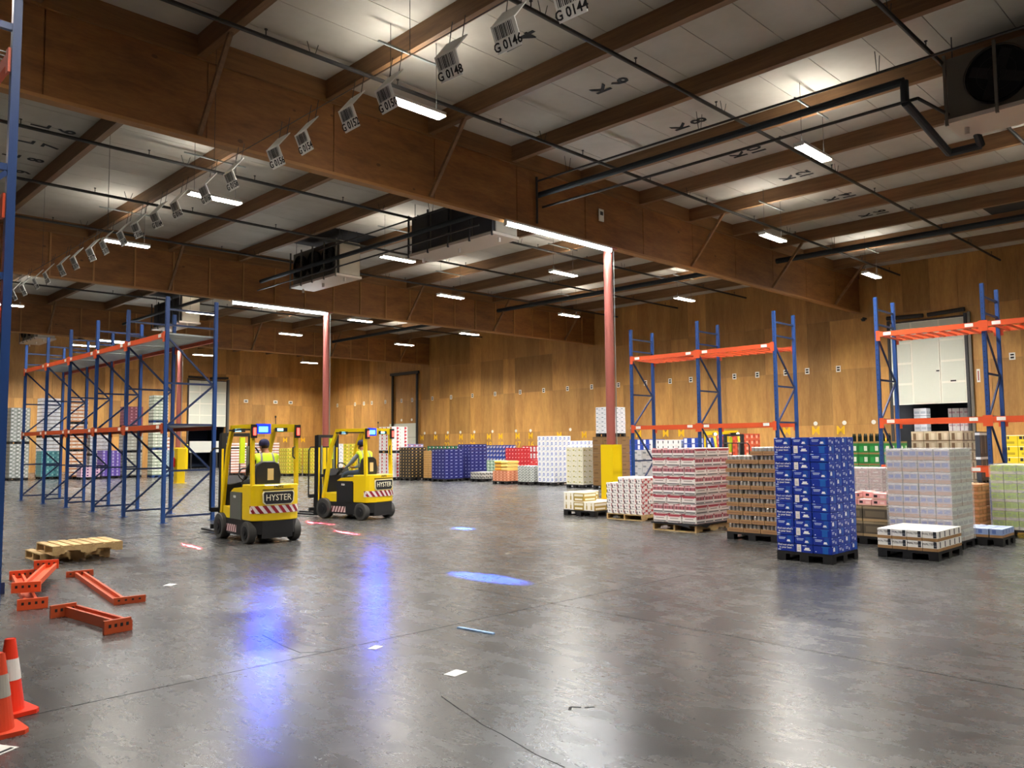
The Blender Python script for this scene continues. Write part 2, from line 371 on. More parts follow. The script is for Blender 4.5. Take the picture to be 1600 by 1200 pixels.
def trailer(label, b, face):
    x0, y0, x1, y1 = b; t = thing('truck_trailer', label, 'trailer')
    m = mat('trailer_wall', '15171c', .8)
    if face == 'x':
        ob('trailer_side', MB().box(x0, y0-.1, .05, x1, y0, 4).mesh('trailer_side', m), t); ob('trailer_side', MB().box(x0, y1, .05, x1, y1+.1, 4).mesh('trailer_side', m), t)
        ob('trailer_end', MB().box(x1, y0, .05, x1+.1, y1, 4).mesh('trailer_end', m), t)
    else:
        ob('trailer_side', MB().box(x0-.1, y0, .05, x0, y1, 4).mesh('trailer_side', m), t); ob('trailer_side', MB().box(x1, y0, .05, x1+.1, y1, 4).mesh('trailer_side', m), t)
        ob('trailer_end', MB().box(x0, y1, .05, x1, y1+.1, 4).mesh('trailer_end', mat('trailer_blue', '1b2740', .7)), t)
    ob('trailer_roof', MB().box(x0, y0, 4, x1, y1, 4.1).mesh('trailer_roof', m), t); ob('trailer_floor', MB().box(x0, y0, -.019, x1, y1, 0).mesh('trailer_floor', m), t)
trailer('dark truck trailer backed up behind the side-wall dock door', (XW+.32, D2[0]+.1, XW+5.8, D2[1]-.1), 'x')
trailer('dark blue truck trailer behind the far dock door', (D1[0]+.1, YF+.32, D1[1]-.1, YF+3.2), 'y')
t = thing('trailer_fill_lamp', 'added unseen fill lamp under the roof of the side-wall trailer', 'lamp', (XW+.9, 13.1, 3.88)); ob('fill_lamp_head', MB().box(-.1, -.2, 0, .1, .2, .1).mesh('fill_lamp_head', M_white), t)
l_ = bpy.data.lights.new('lamp', 'AREA'); l_.size = .3; l_.energy = 40; ob('lamp', l_, t, (0, 0, -.02))  # unseen lamp, added to brighten the stacks in the dark trailer
t = thing('dock_leveller', 'pale folded dock plate standing inside the far dock opening', 'dock plate', (29.1, YF+.12, 0)); ob('lip_plate', MB().box(-1.3, 0, 1.3, 1.2, .06, 2.25).mesh('lip_plate', mat('pale_plate', 'd9dcd6', .5)), t); ob('post', MB().box(-1.2, 0, 0, -1.1, .06, 1.3).mesh('post', M_gry2), t); ob('post', MB().box(1.0, 0, 0, 1.1, .06, 1.3).mesh('post', M_gry2), t)
t = thing('door_3', 'white closed sliding door inside a tall black track frame', 'door', (XW-.06, 0, 0), kind='structure')
ob('door_leaf', MB().box(-.06, 52.2, 0, 0, 55.9, 3.56).mesh('door_leaf', M_door), t)
for z in (1.2, 2.4): ob('seam', MB().box(-.066, 52.2, z, -.06, 55.9, z+.02).mesh('seam', M_gry), t)
ob('track_post', MB().box(-.2, 55.3, 0, -.06, 55.46, 7.7).mesh('track_post', M_pipe), t); ob('track_post', MB().box(-.2, 51.95, 0, -.06, 52.11, 7.7).mesh('track_post', M_gry2), t)
ob('track_header', MB().box(-.24, 51.8, 7.6, -.06, 55.6, 7.82).mesh('track_header', M_pipe), t)
# columns with yellow guards
for i, y in enumerate((16.29, 33.49, 50.74)):
    t = thing('steel_column', 'round red-brown steel column under the %s girder' % GN[i], 'column', (20.5, y, 0), group='steel columns')
    ob('shaft', MB().cyl((0, 0, 0), (0, 0, ZG), .145, 20).mesh('shaft', M_red, smooth=False), t); ob('base_plate', MB().box(-.25, -.25, 0, .25, .25, .03).mesh('base_plate', M_red), t)
    ob('cap_plate', MB().box(-.22, -.22, ZG-.04, .22, .22, ZG-.001).mesh('cap_plate', M_red), t)
    ob('conduit', MB().cyl((.13, -.13, .3), (.13, -.13, ZG-.1), .018, 6).mesh('conduit', M_galv), t)
    gd = thing('column_guard', 'square yellow guard around the foot of the column under the %s girder' % GN[i], 'guard', (20.5, y, 0), group='column guards')
    gm = MB(); a, b2 = .21, .24
    gm.box(-b2, -b2, .002, -a, b2, 1.75); gm.box(a, -b2, .002, b2, b2, 1.75); gm.box(-a, -b2, .002, a, -a, 1.75); gm.box(-a, a, .002, a, b2, 1.75)
    ob('shell', gm.mesh('shell', M_yel), gd); fm = MB().box(-.03, -.3, .001, .03, .3, .02).mesh('foot_flange', M_yel); ob('foot_flange', fm, gd, (-.27, 0, 0)); ob('foot_flange', fm, gd, (.27, 0, 0))
gd = thing('guard_post', 'free-standing square yellow guard post with a red extinguisher, behind the blue rack', 'guard', (16.3, 40.1, 0))
ob('shell', MB().box(-.2, -.2, 0, .2, .2, 1.72).mesh('shell', M_yel, bevel=.02), gd); ob('foot_flange', MB().box(-.27, -.27, 0, .27, .27, .02).mesh('foot_flange', M_yel), gd)
ob('extinguisher', MB().cyl((-.28, .05, .8), (-.28, .05, 1.2), .08, 10).cyl((-.28, .05, 1.2), (-.28, .05, 1.28), .08, 10, .03).mesh('extinguisher', mat('extinguisher_red', 'b01c1c', .35)), gd)
def bollard(label, x, y, h=1.7, r=.1):
    t = thing('bollard', label, 'bollard', (x, y, 0), group='yellow dock bollards')
    mb = MB().cyl((0, 0, 0), (0, 0, h-.05), r, 18).cyl((0, 0, h-.05), (0, 0, h), r, 18, r*.6); ob('post', mb.mesh('post', M_yel), t); ob('base_ring', MB().cyl((0, 0, 0), (0, 0, .02), r+.05, 18).mesh('base_ring', M_yel), t)
bollard('tall yellow bollard beside the side-wall dock door', 39.7, 11.3, 1.95, .2); bollard('yellow bollard on the other side of the side-wall dock door', 39.7, 15.1, 1.95, .2)
bollard('yellow bollard at the near jamb of the far dock door', 27.0, 65.2, 2.0, .17); bollard('yellow bollard at the far jamb of the far dock door', 30.9, 65.2, 2.0, .17)

# ------------------------------------------------------------------ ceiling services: lights, pipes, coolers, signs
def area(name, parent, loc, sx, sy, watts, rot=(0, 0, 0), col=(1, .955, .88), spread=148):
    l = bpy.data.lights.new(name, 'AREA'); l.shape = 'RECTANGLE'; l.size = sx; l.size_y = sy; l.energy = watts; l.color = col; l.spread = rad(spread)
    return ob(name, l, parent, loc, rot)
house = MB().box(-.75, -.13, .02, .75, .13, .09).mesh('housing', M_white); diff = MB().box(-.73, -.12, -.01, .73, .12, .02).mesh('diffuser', M_led)
cap_e = MB().box(-.01, -.13, -.012, .01, .13, .09).mesh('end_cap', M_white)
wire = MB().cyl((0, 0, .09), (0, 0, ZC-8.8), .006, 5).mesh('hanger_wire', M_wire); strut = MB().box(-.9, -.02, ZP-8.8-.04, .9, .02, ZP-8.8).mesh('strut', M_galv)
LIGHTS = [(10.0, 13.0, 'in front of the near girder beside the hanging G signs', 1), (18.7, 8.45, 'over the open floor next to the cooler pipes', 1), (25.6, 13.1, 'against the near girder above the right-hand rack row', 1), (34.6, 13.3, 'in the corner above the side-wall dock door', 1),
  (9.7, 21.8, 'just beyond the near girder behind the G signs', .55), (9.7, 28.8, 'in front of the middle girder behind the G signs', .7), (9.7, 45.2, 'at the far end of the row of G signs', .7), (18.0, 24.4, 'between the two cooler units of the second bay', .8), (24.6, 21.9, 'in the second bay behind the first column', .8), (24.5, 29.0, 'on the middle girder between the first two columns', .8),
  (33.5, 21.9, 'high beside the side wall in the second bay', 1), (33.0, 29.0, 'beside the side wall at the middle girder end', 1), (25.5, 38.1, 'in the third bay just past the second column', .9), (25.4, 45.7, 'deep in the third bay before the farthest girder', .9), (34.0, 45.3, 'beside the side wall in the third bay', 1), (33.8, 38.2, 'beside the side wall behind the middle girder', 1),
  (35.4, 60.5, 'near the far corner of the building', 1.2), (26.2, 60.5, 'in front of the far dock door', 1.2), (17.6, 60.0, 'above the left far stacks by the end wall', 1.2), (17.8, 41.4, 'before the far cooler behind the blue rack', 1.2), (10.0, 60.0, 'far behind the blue rack near the end wall', 1.2), (33.2, 4.6, 'off beyond the right edge near the side wall', 1), (25.4, 4.6, 'off to the right above the yellow cartons', 1),
  (2.0, 4.6, 'above the viewpoint to the left', .4), (10.0, 3.6, 'above the viewpoint to the right', .5), (10.0, -4.5, 'behind the viewpoint in the middle', .6), (18.0, -3.0, 'behind the viewpoint to the right', .7),
  (1.5, 13.6, 'out past the left edge over the rack there', .6), (1.5, 21.8, 'out past the left edge in the second bay', .7), (1.5, 29.0, 'out past the left edge by the middle girder', .8)]
for x, y, where, k in LIGHTS:
    t = thing('hanging_light', 'white LED strip light hanging %s' % where, 'ceiling light', (x, y, 8.8), group='hanging LED strip lights')
    ob('housing', house, t); ob('diffuser', diff, t); ob('end_cap', cap_e, t, (-.76, 0, 0)); ob('end_cap', cap_e, t, (.76, 0, 0)); ob('strut', strut, t)
    for s in (-.6, .6): ob('hanger_wire', wire, t, (s, 0, 0))
    area('lamp', t, (0, 0, -.02), 1.44, .22, DOWN_W*k); area('lamp', t, (0, 0, .11), 1.4, .2, UP_W*k, (math.pi, 0, 0), spread=140)
for i, y in enumerate((16.12, 33.32, 50.57)):
    t = thing('tube_light', 'long bright tube light along the underside of the %s girder' % GN[i], 'tube light', (15.65, y, 8.06), group='long girder tube lights')
    for k in range(2):
        a = k*2.41
        ob('tube', MB().cyl((a+.03, 0, 0), (a+2.38, 0, 0), .055, 12).mesh('tube', M_strip), t); ob('batten_housing', MB().box(a, -.05, .06, a+2.41, .05, .12).mesh('batten_housing', M_white), t)
        ob('end_clip', MB().box(a, -.06, -.06, a+.03, .06, .08).mesh('end_clip', M_white), t)
    area('lamp', t, (2.4, -.02, -.07), 4.7, .1, DOWN_W*.55*(1, 1, .8)[i], col=(.95, .98, 1), spread=175)
def pipe(name, label, pts, r, m=None, cat='pipe', heads=None, hang=None):
    t = thing(name, label, cat, pts[0]); p0 = Vector(pts[0]); q = [Vector(p)-p0 for p in pts]
    mb = MB()
    for a, b in zip(q[:-1], q[1:]): mb.cyl(a, b, r, 10)
    ob('pipe_run', mb.mesh('pipe_run', m or M_pipe), t)
    d = q[-1]-q[0]; L = d.length
    if heads:
        hm = MB().cyl((0, 0, r), (0, 0, r+.11), .012, 6).cyl((0, 0, r+.11), (0, 0, r+.125), .035, 8).mesh('sprinkler_head', M_pipe)
        n = int(L/heads)
        for i in range(n): ob('sprinkler_head', hm, t, q[0]+d*((i+.6)/n))
    if hang:
        n = int(L/hang)
        for i in range(n):
            c = q[0]+d*((i+.35)/n); top = ZP+.1-(p0+c).z
            ob('hanger', MB().cyl((-.05, 0, 0), (-.13, 0, top), .008, 5).mesh('hanger', M_wire), t, c); ob('hanger', MB().cyl((.05, 0, 0), (.13, 0, top), .008, 5).mesh('hanger', M_wire), t, c)
    return t
for x0, x1, y, lb in ((-1, 40.4, 14.2, 'in front of the near girder'), (2, 40.4, 9.9, 'over the middle of the open bay'), (6, 40.4, 5.35, 'nearest the viewpoint'), (0, 40.4, 22.4, 'just behind the near girder'), (0, 40.4, 26.9, 'in the middle of the second bay'), (0, 40.4, 31.4, 'just before the middle girder'), (0, 40.4, 38.6, 'behind the middle girder'), (0, 40.4, 44.2, 'before the farthest girder')):
    pipe('sprinkler_pipe', 'dark sprinkler pipe crossing under the beams %s' % lb, [(x0, y, 9.8), (x1, y, 9.8)], .045, heads=3.07, hang=6.14)
pipe('refrigerant_pipe', 'thick black insulated pipe running to the right-hand cooler', [(17.1, 17.0, 9.2), (17.1, 5.75, 9.2), (17.1, 5.75, 8.75), (19.6, 5.7, 8.3), (19.6, 5.05, 8.3), (19.2, 5.05, 8.6)], .085, M_ins)
pipe('conduit_pipe', 'thin dark pipe above the insulated cooler pipe', [(17.05, 16.5, 9.62), (17.3, 3.5, 9.62)], .028, hang=4)
pipe('conduit_pipe', 'thin dark pipe below the insulated cooler pipe', [(17.3, 17.0, 8.88), (17.4, 5.6, 8.88), (18.3, 5.3, 8.7)], .035)
pipe('drain_pipe', 'thin pipe dropping beside the near girder face', [(16.95, 16.1, 9.7), (16.95, 16.1, 8.3)], .035)
pipe('main_pipe', 'thick dark main pipe under the beams near the side wall', [(31.7, 16.1, 9.45), (31.7, 2.0, 9.45)], .11, M_ins, hang=5)
pipe('refrigerant_pipe', 'thick black insulated pipe passing both coolers of the second bay', [(16.95, 33.2, 9.15), (16.95, 18.0, 9.15)], .085, M_ins)
pipe('conduit_pipe', 'thin dark pipe below the insulated pipe of the second bay', [(16.8, 33.2, 8.72), (16.8, 18.5, 8.72)], .03)
pipe('conduit_pipe', 'thin dark pipe above the insulated pipe of the second bay', [(16.8, 28.0, 9.62), (16.8, 17.5, 9.62)], .03, hang=4)
pipe('main_pipe', 'thick dark main pipe under the beams behind the first column', [(31.4, 33.0, 9.4), (31.4, 17.0, 9.4)], .11, M_ins)
pipe('main_pipe', 'thick dark main pipe in the third bay', [(31.4, 50.4, 9.3), (31.4, 34.2, 9.3)], .1, M_ins)
pipe('refrigerant_pipe', 'black insulated pipe at the far cooler behind the blue rack', [(16.9, 50.3, 9.15), (16.9, 34.2, 9.15)], .085, M_ins)
def cooler(label, x, y0, y1, fans, fr, hole):
    t = thing('cooling_unit', label, 'cooling unit', (x, y0, 8.55), group='ceiling cooling units'); L = y1-y0
    ob('casing', MB().box(.02, 0, .02, 1.0, L, 1.36).mesh('casing', M_gry), t)
    n = max(2, round(L/1.0))
    if not fans:
        for i in range(n): ob('coil_panel', MB().box(0, i*L/n+.04, .08, .03, (i+1)*L/n-.04, 1.3).mesh('coil_panel', M_gry2), t)
    ob('end_panel', MB().box(.04, -.02, .02, .98, 0, 1.34).mesh('end_panel', mat('beige_panel', 'b5ac9a', .5)), t)
    for y in fans:
        f = ob('fan_ring', MB().cyl((-.1, y, .7), (.02, y, .7), fr, 26, caps=False).cyl((-.1, y, .7), (-.07, y, .7), fr+.03, 26, caps=False).mesh('fan_ring', M_blk), t)
        ob('fan_well', MB().cyl((-.005, y, .7), (.015, y, .7), fr-.01, 26).mesh('fan_well', M_dark), f)
        bl = MB()
        for k in range(4):
            a = k*math.pi/2+.4; bl.bar((-.04, y+.06*math.cos(a), .7+.06*math.sin(a)), (-.04, y+fr*.9*math.cos(a), .7+fr*.9*math.sin(a)), .2, .012, up=(.8, .3, .2))
        bl.cyl((-.08, y, .7), (-.01, y, .7), .08, 10); ob('fan_blades', bl.mesh('fan_blades', M_blk), f)
        gr = MB()
        for k in range(1, 4):
            for s in range(20):
                a, b = 2*math.pi*s/20, 2*math.pi*(s+1)/20; q = fr*k/3.2
                gr.bar((-.11, y+q*math.cos(a), .7+q*math.sin(a)), (-.11, y+q*math.cos(b), .7+q*math.sin(b)), .008, .008)
        ob('fan_guard', gr.mesh('fan_guard', M_blk), f)
    ob('drain_pan', MB().box(-.12, -.05, -.09, 1.05, L+.05, .0).mesh('drain_pan', M_pan), t)
    for i in range(n+1): ob('support_rail', MB().box(-.14, i*L/n-.03, -.13, -.09, i*L/n+.03, 1.4).mesh('support_rail', M_gry2 if not fans else M_gry), t)
    for i in (0.05, .5, .95): ob('pan_outlet', MB().cyl((.4, L*i, -.24), (.4, L*i, -.08), .05, 8).mesh('pan_outlet', M_pan), t)
    for yy in (.1, L-.1): [ob('hanger_rod', MB().cyl((q_, yy, 1.36), (q_, yy, ZC-8.55), .012, 5).mesh('hanger_rod', M_wire), t) for q_ in (.1, .9)]
    if hole: ob('dark_panel', MB().box(*hole[0], ZC-.02, *hole[1], ZC+.02).mesh('dark_panel', M_blackpanel), ceil)
cooler('grey cooling unit with a big round fan under the ceiling, at the right edge', 18.3, .6, 5.3, (3.75, 2.1), .58, ((19.4, 1.0), (21.9, 4.8)))
cooler('dark panelled cooling unit half hidden behind the near girder', 17.3, 18.3, 22.65, (), 0, ((16.15, 18.5), (19.0, 21.4)))
cooler('cooling unit with three round fans in front of the middle girder', 17.05, 27.0, 30.55, (.65, 1.75, 2.85), .48, ((16.15, 27.2), (19.0, 30.4)))
cooler('far cooling unit above the blue rack row', 17.4, 43.0, 46.9, (), 0, ((16.2, 43), (19, 46.6)))
cooler('farthest cooling unit before the end wall', 13.5, 55.0, 58.5, (.65, 1.75, 2.85), .48, None)
ob('dark_panel', MB().box(31.5, 5.2, ZC-.02, 34.3, 8.6, ZC+.02).mesh('dark_panel', M_blackpanel), ceil)
# ceiling bay letters
for i, (x, n) in enumerate(((11.78, 4), (14.9, 6), (18.3, 8), (21.4, 10), (24.5, 12), (27.8, 14), (30.8, 16))):
    ob('bay_letter', text('K', .62), ceil, mw=frame((-1,0,0), (0,1,0), (0,0,-1), (x, 11.94, ZC-.012)))
    ob('bay_number', text(str(n), .62), ceil, mw=frame((-1,0,0), (0,1,0), (0,0,-1), (x, 11.36, ZC-.012)))
for y, n in ((23.68, 6), (25.2, 7), (26.7, 8), (28.15, 9)):
    ob('bay_letter', text('L', .62), ceil, mw=frame((0,-1,0), (-1,0,0), (0,0,-1), (5.75, y, ZC-.012)))
    ob('bay_number', text(str(n), .62), ceil, mw=frame((0,-1,0), (-1,0,0), (0,0,-1), (6.38, y, ZC-.012)))
# hanging bar-code signs
yy = [5.95, 7.02, 8.15, 9.6, 10.6, 11.98, 12.95, 14.72, 15.9, 17.36, 18.5, 19.7, 20.7, 21.98, 23.02, 24.42, 25.63, 27.15, 28.31, 29.78, 30.96, 32.2]
ta, tb, lo, up = rad(24), rad(38), .27, .27
lowm = MB().quad([(0,-.16,0),(0,.16,0),(lo*math.sin(ta),.16,-lo*math.cos(ta)),(lo*math.sin(ta),-.16,-lo*math.cos(ta))])
def slab(p, q, t=.012):
    n = (Vector(q)-Vector(p)); nn = Vector((0, 1, 0)).cross(n).normalized()*t; a, b = Vector(p), Vector(q); e = Vector((0, .16, 0))
    m = MB(); A = [a-e, a+e, b+e, b-e]; m.quad(A); m.quad([v+nn for v in A][::-1])
    for i in range(4): j = (i+1) % 4; m.quad([A[i], A[j], A[j]+nn, A[i]+nn])
    return m
fl = (0, 0, 0); dn = (lo*math.sin(ta), 0, -lo*math.cos(ta)); upv = (up*math.sin(tb), 0, up*math.cos(tb))
m_face = slab(fl, dn).mesh('sign_face', M_tag); m_flap = slab(fl, upv).mesh('sign_flap', M_white)
bc = MB(); rb = random.Random(3); y = -.13
nrm = Vector((-math.cos(ta), 0, -math.sin(ta))); dv = Vector(dn).normalized()
while y < .12:
    wd = rb.choice((.006, .009, .014)); a = Vector((0, -y, 0))+dv*.02+nrm*.016; b = Vector((0, -y, 0))+dv*.145+nrm*.016
    bc.quad([a, b, b-Vector((0, wd, 0)), a-Vector((0, wd, 0))]); y += wd+rb.choice((.006, .008, .012))
m_bar = bc.mesh('bar_code', MATS['ink'])
hook = MB().cyl((upv[0]-.01, -.1, upv[2]-.02), (.2, -.1, .45), .005, 5).cyl((upv[0]-.01, .1, upv[2]-.02), (.2, .1, .45), .005, 5).mesh('hook', M_wire)
for n, y in zip(SIGN_NO, yy):
    t = thing('aisle_sign', 'bent white bar-code sign G 0%d, %s along the hanging cable from this end' % (n, ORD[SIGN_NO.index(n)]), 'sign', (6.8, y, 7.12), group='hanging bar-code signs', rot=(0, 0, R.uniform(-.06, .06))); t.scale = (1.3, 1.3, 1.3)
    ob('sign_face', m_face, t); ob('sign_flap', m_flap, t); ob('bar_code', m_bar, t); ob('hook', hook, t)
    p = Vector(dn)*.78+nrm*.016
    ob('lettering', text('G 0%d' % n, .125), t, mw=frame((0,-1,0), tuple(-dv), tuple(nrm), p))
t = thing('sign_cable', 'long thin cable carrying the row of G signs', 'cable', (7.0, 5.2, 7.53)); ob('cable', MB().cyl((0, 0, 0), (0, 28, 0), .007, 5).mesh('cable', M_wire), t)
for y in (4, 10.6, 17, 23, 27.6): ob('drop_wire', MB().cyl((0, y, 0), (0, y, ZP-7.53+.4), .005, 5).mesh('drop_wire', M_wire), t)
t = thing('security_camera', 'small dark dome camera in the corner at the end of the near girder', 'camera', (40.1, 15.9, 7.85)); ob('dome', MB().cyl((0, 0, -.14), (0, 0, -.02), .08, 12, .13).mesh('dome', M_blk), t); ob('bracket', MB().box(-.03, -.03, -.02, .38, .03, .05).mesh('bracket', M_blk), t)
t = thing('control_box', 'small pale thermostat box on the near girder above the first column', 'box', (20.0, 16.12, 9.15)); ob('body', MB().box(-.12, 0, -.2, .12, .03, .2).mesh('body', M_tag), t); ob('display', MB().box(-.07, -.01, .0, .07, 0, .12).mesh('display', M_gry2), t)

# ------------------------------------------------------------------ pallet racks
post_h = 5.4
def post_mesh(dx=.08, dy=.08, h=post_h, m=None):
    return MB().box(-dx/2, -dy/2, .01, dx/2, dy/2, h).mesh('post', m or M_blue)
PM = post_mesh()
def rack_frame(label, x, y, depth=1.15, group='blue rack uprights', h=post_h):
    t = thing('rack_upright', label, 'rack frame', (x, y, 0), group=group)
    ob('post', PM, t); ob('post', PM, t, (depth, 0, 0))
    for px_ in (0, depth): ob('foot_plate', MB().box(-.09, -.09, 0, .09, .09, .012).mesh('foot_plate', M_blue), t, (px_, 0, 0))
    for z in (.15, 1.23, 2.33, 3.32, 4.72, 5.1): ob('cross_brace', MB().bar((.04, 0, z), (depth-.04, 0, z), .04, .045).mesh('cross_brace', M_navy), t)
    zz = [.18, 1.2, 2.3, 3.3, 4.4]
    for i in range(4):
        a, b = ((.04, 0, zz[i]), (depth-.04, 0, zz[i+1])) if i % 2 == 0 else ((depth-.04, 0, zz[i]), (.04, 0, zz[i+1]))
        ob('diagonal_brace', MB().bar(a, b, .035, .045).mesh('diagonal_brace', M_navy), t)
    hm = MB()
    for k in range(40): hm.box(-.043, -.012, .3+k*.125, -.04, .012, .33+k*.125)
    ob('post_slots', hm.mesh('post_slots', M_navy), t)
def rack_beam(label, x, y0, y1, z, m, group, tagc=True, flip=False):
    t = thing('rack_beam', label, 'rack beam', (x, y0, z), group=group); L = y1-y0
    ob('beam_bar', MB().box(-.06, .045, -.06, -.015, L-.045, .06).box(-.015, .045, -.06, .005, L-.045, .02).mesh('beam_bar', m), t)
    cl = MB().box(-.065, 0, -.16, -.041, .1, .09).mesh('end_connector', m)
    ob('end_connector', cl, t); ob('end_connector', cl, t, (0, L-.1, 0))
    if tagc:
        for yy_ in (.2, L-.36): ob('label_plate', MB().box(-.064, yy_, -.035, -.06, yy_+.18, .045).mesh('label_plate', M_tag), t)
    return t
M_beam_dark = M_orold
LY = [19.4, 22.0, 24.4, 26.85, 29.25, 31.9]
for i, y in enumerate(LY): rack_frame('tall blue rack upright, %s of the empty left-hand row' % ORD[i], 7.52, y, 1.2, 'uprights of the left rack row')
for lv, z in enumerate((2.27, 4.47)):
    for i in range(5):
        for s, x in enumerate((7.52, 8.72)):
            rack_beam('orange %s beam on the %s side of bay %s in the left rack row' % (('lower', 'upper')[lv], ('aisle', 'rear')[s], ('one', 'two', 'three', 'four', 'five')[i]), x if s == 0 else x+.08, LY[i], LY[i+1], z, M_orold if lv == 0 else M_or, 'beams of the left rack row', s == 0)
        dk = thing('rack_deck', 'grey ribbed steel deck on the %s level of bay %s, left rack row' % (('lower', 'upper')[lv], ('one', 'two', 'three', 'four', 'five')[i]), 'rack deck', (7.52, LY[i], z+.03), group='decks of the left rack row')
        for k in range(6): ob('deck_plank', MB().box(.0, .06+k*(LY[i+1]-LY[i]-.12)/6+.01, 0, 1.2, .06+(k+1)*(LY[i+1]-LY[i]-.12)/6-.01, .04).mesh('deck_plank', M_galv), dk)
RY = [15.5, 13.05, 10.6]; RY2 = [7.85, 5.45, 3.0]
for i, y in enumerate(RY): rack_frame('blue rack upright, %s from the yellow column guard' % ORD[i], 20.6, y, 1.15, 'uprights of the right rack row')
for i, y in enumerate(RY2): rack_frame('blue rack upright in front of the dock door, %s from the gap' % ORD[i], 20.6, y, 1.15, 'uprights of the right rack row')
for nm, Y in (('column-side', RY), ('dock-side', RY2)):
    for i in range(2):
        for lv, z in enumerate((2.27, 4.45) if nm == 'column-side' else (1.12, 2.27, 4.45)):
            if nm == 'column-side': lv += 1
            for s in (0, 1):
                rack_beam('orange %s beam, %s face, %s bay of the %s rack' % (('floor-level', 'middle', 'top')[lv], ('front', 'rear')[s], ORD[i], nm), 20.6 if s == 0 else 21.83, Y[i+1], Y[i], z, M_or, 'beams of the right rack row', s == 0)
            if lv == 2:
                dk = thing('rack_deck', 'row of orange cross bars on the top level, %s bay of the %s rack' % (ORD[i], nm), 'rack deck', (20.6, Y[i+1], z-.055), group='cross bars of the right rack row')
                for k in range(9): ob('cross_bar', MB().bar((-.01, .15+k*.26, 0), (1.16, .15+k*.26, 0), .05, .04).mesh('cross_bar', M_or), dk)
# rack standing close by at the left edge
t = thing('rack_upright', 'tall blue rack upright close by at the very left edge', 'rack frame', (1.96, 9.13, 0)); PB = post_mesh(h=7.2)
ob('post', PB, t); ob('post', PB, t, (-1.1, 0, 0))
for z in (.15, 1.3, 2.4, 3.5, 4.6, 6.05, 6.95): ob('cross_brace', MB().bar((-.04, 0, z), (-1.06, 0, z), .05, .07).mesh('cross_brace', M_blue), t)
for z0, z1, f in ((.2, 1.25, 1), (1.35, 2.35, 0), (2.45, 3.45, 1), (3.55, 4.55, 0)): ob('diagonal_brace', MB().bar((-.04 if f else -1.06, 0, z0), (-1.06 if f else -.04, 0, z1), .04, .05).mesh('diagonal_brace', M_blue), t)
t2 = thing('rack_upright', 'blue rack upright just out of view beyond the left-edge rack', 'rack frame', (1.96, 11.65, 0)); ob('post', PB, t2); ob('post', PB, t2, (-1.1, 0, 0))
for z in (.15, 2.4, 4.6, 6.95): ob('cross_brace', MB().bar((-.04, 0, z), (-1.06, 0, z), .05, .07).mesh('cross_brace', M_blue), t2)
for i, z in enumerate((3.1, 4.25, 5.75)):
    rack_beam('orange %s beam of the rack at the left edge' % ('lower', 'middle', 'top')[i], 1.96, 9.13, 11.65, z, M_or, 'beams of the left-edge rack', False); rack_beam('rear orange %s beam of the rack at the left edge' % ('lower', 'middle', 'top')[i], .94, 9.13, 11.65, z, M_or, 'beams of the left-edge rack', False)
    dk = thing('rack_deck', 'wire mesh deck on the %s level of the left-edge rack' % ('lower', 'middle', 'top')[i], 'rack deck', (.9, 9.2, z+.07)); mb = MB()
    for k in range(24): mb.bar((0, .02+k*.1, 0), (1.06, .02+k*.1, 0), .008, .008)
    for k in range(10): mb.bar((.03+k*.11, 0, .008), (.03+k*.11, 2.4, .008), .008, .008)
    ob('wire_mesh', mb.mesh('wire_mesh', M_galv), dk)

# ------------------------------------------------------------------ pallets
PAL = {}
def plastic_pallet(label, x, y, w, d, z=0, m=None):
    m = m or M_blk; t = thing('plastic_pallet', label, 'pallet', (x, y, z), group='plastic pallets')
    k = ('p', round(w, 2), round(d, 2), m.name)
    if k not in PAL:
        ft = MB().box(-.07, -.07, 0, .07, .07, .1).mesh('foot', m)
        PAL[k] = (MB().box(0, 0, .1, w, d, .14).mesh('deck', m), ft, MB().box(0, 0, 0, w, .1, .02).mesh('runner', m))
    dk, ft, rn = PAL[k]; ob('deck', dk, t)
    for i in (.07, w/2, w-.07):
        for j in (.07, d/2, d-.07): ob('foot', ft, t, (i, j, 0))
    for j in (.02, d/2-.05, d-.12): ob('runner', rn, t, (0, j, 0))
M_pine = wood('pallet_pine', '9a7a4c', 'd2b47e', (4, 4, 4), .25, .7, world=False)
def wood_pallet(label, x, y, w, d, z=0, rz=0):
    """boards run along y, stringers along x"""
    t = thing('wooden_pallet', label, 'pallet', (x, y, z), (0, 0, rz), group='wooden pallets'); n = 7; bw = w/n
    dm = MB().box(0, 0, .12, bw*.78, d, .14).mesh('deck_board', M_pine); bm = MB().box(0, 0, 0, .1, d, .016).mesh('bottom_board', M_pine)
    prof = [(0, .016), (w*.16, .016), (w*.18, .06), (w*.38, .06), (w*.4, .016), (w*.6, .016), (w*.62, .06), (w*.82, .06), (w*.84, .016), (w, .016), (w, .12), (0, .12)]
    sm = MB().prism(prof, 'y', 0, .04).mesh('stringer', M_pine)
    for i in range(n): ob('deck_board', dm, t, (i*(w-bw*.78)/(n-1), 0, 0))
    for j in (0, d/2-.02, d-.04): ob('stringer', sm, t, (0, j, 0))
    for i in (0, w/2-.05, w-.1): ob('bottom_board', bm, t, (i, 0, 0))
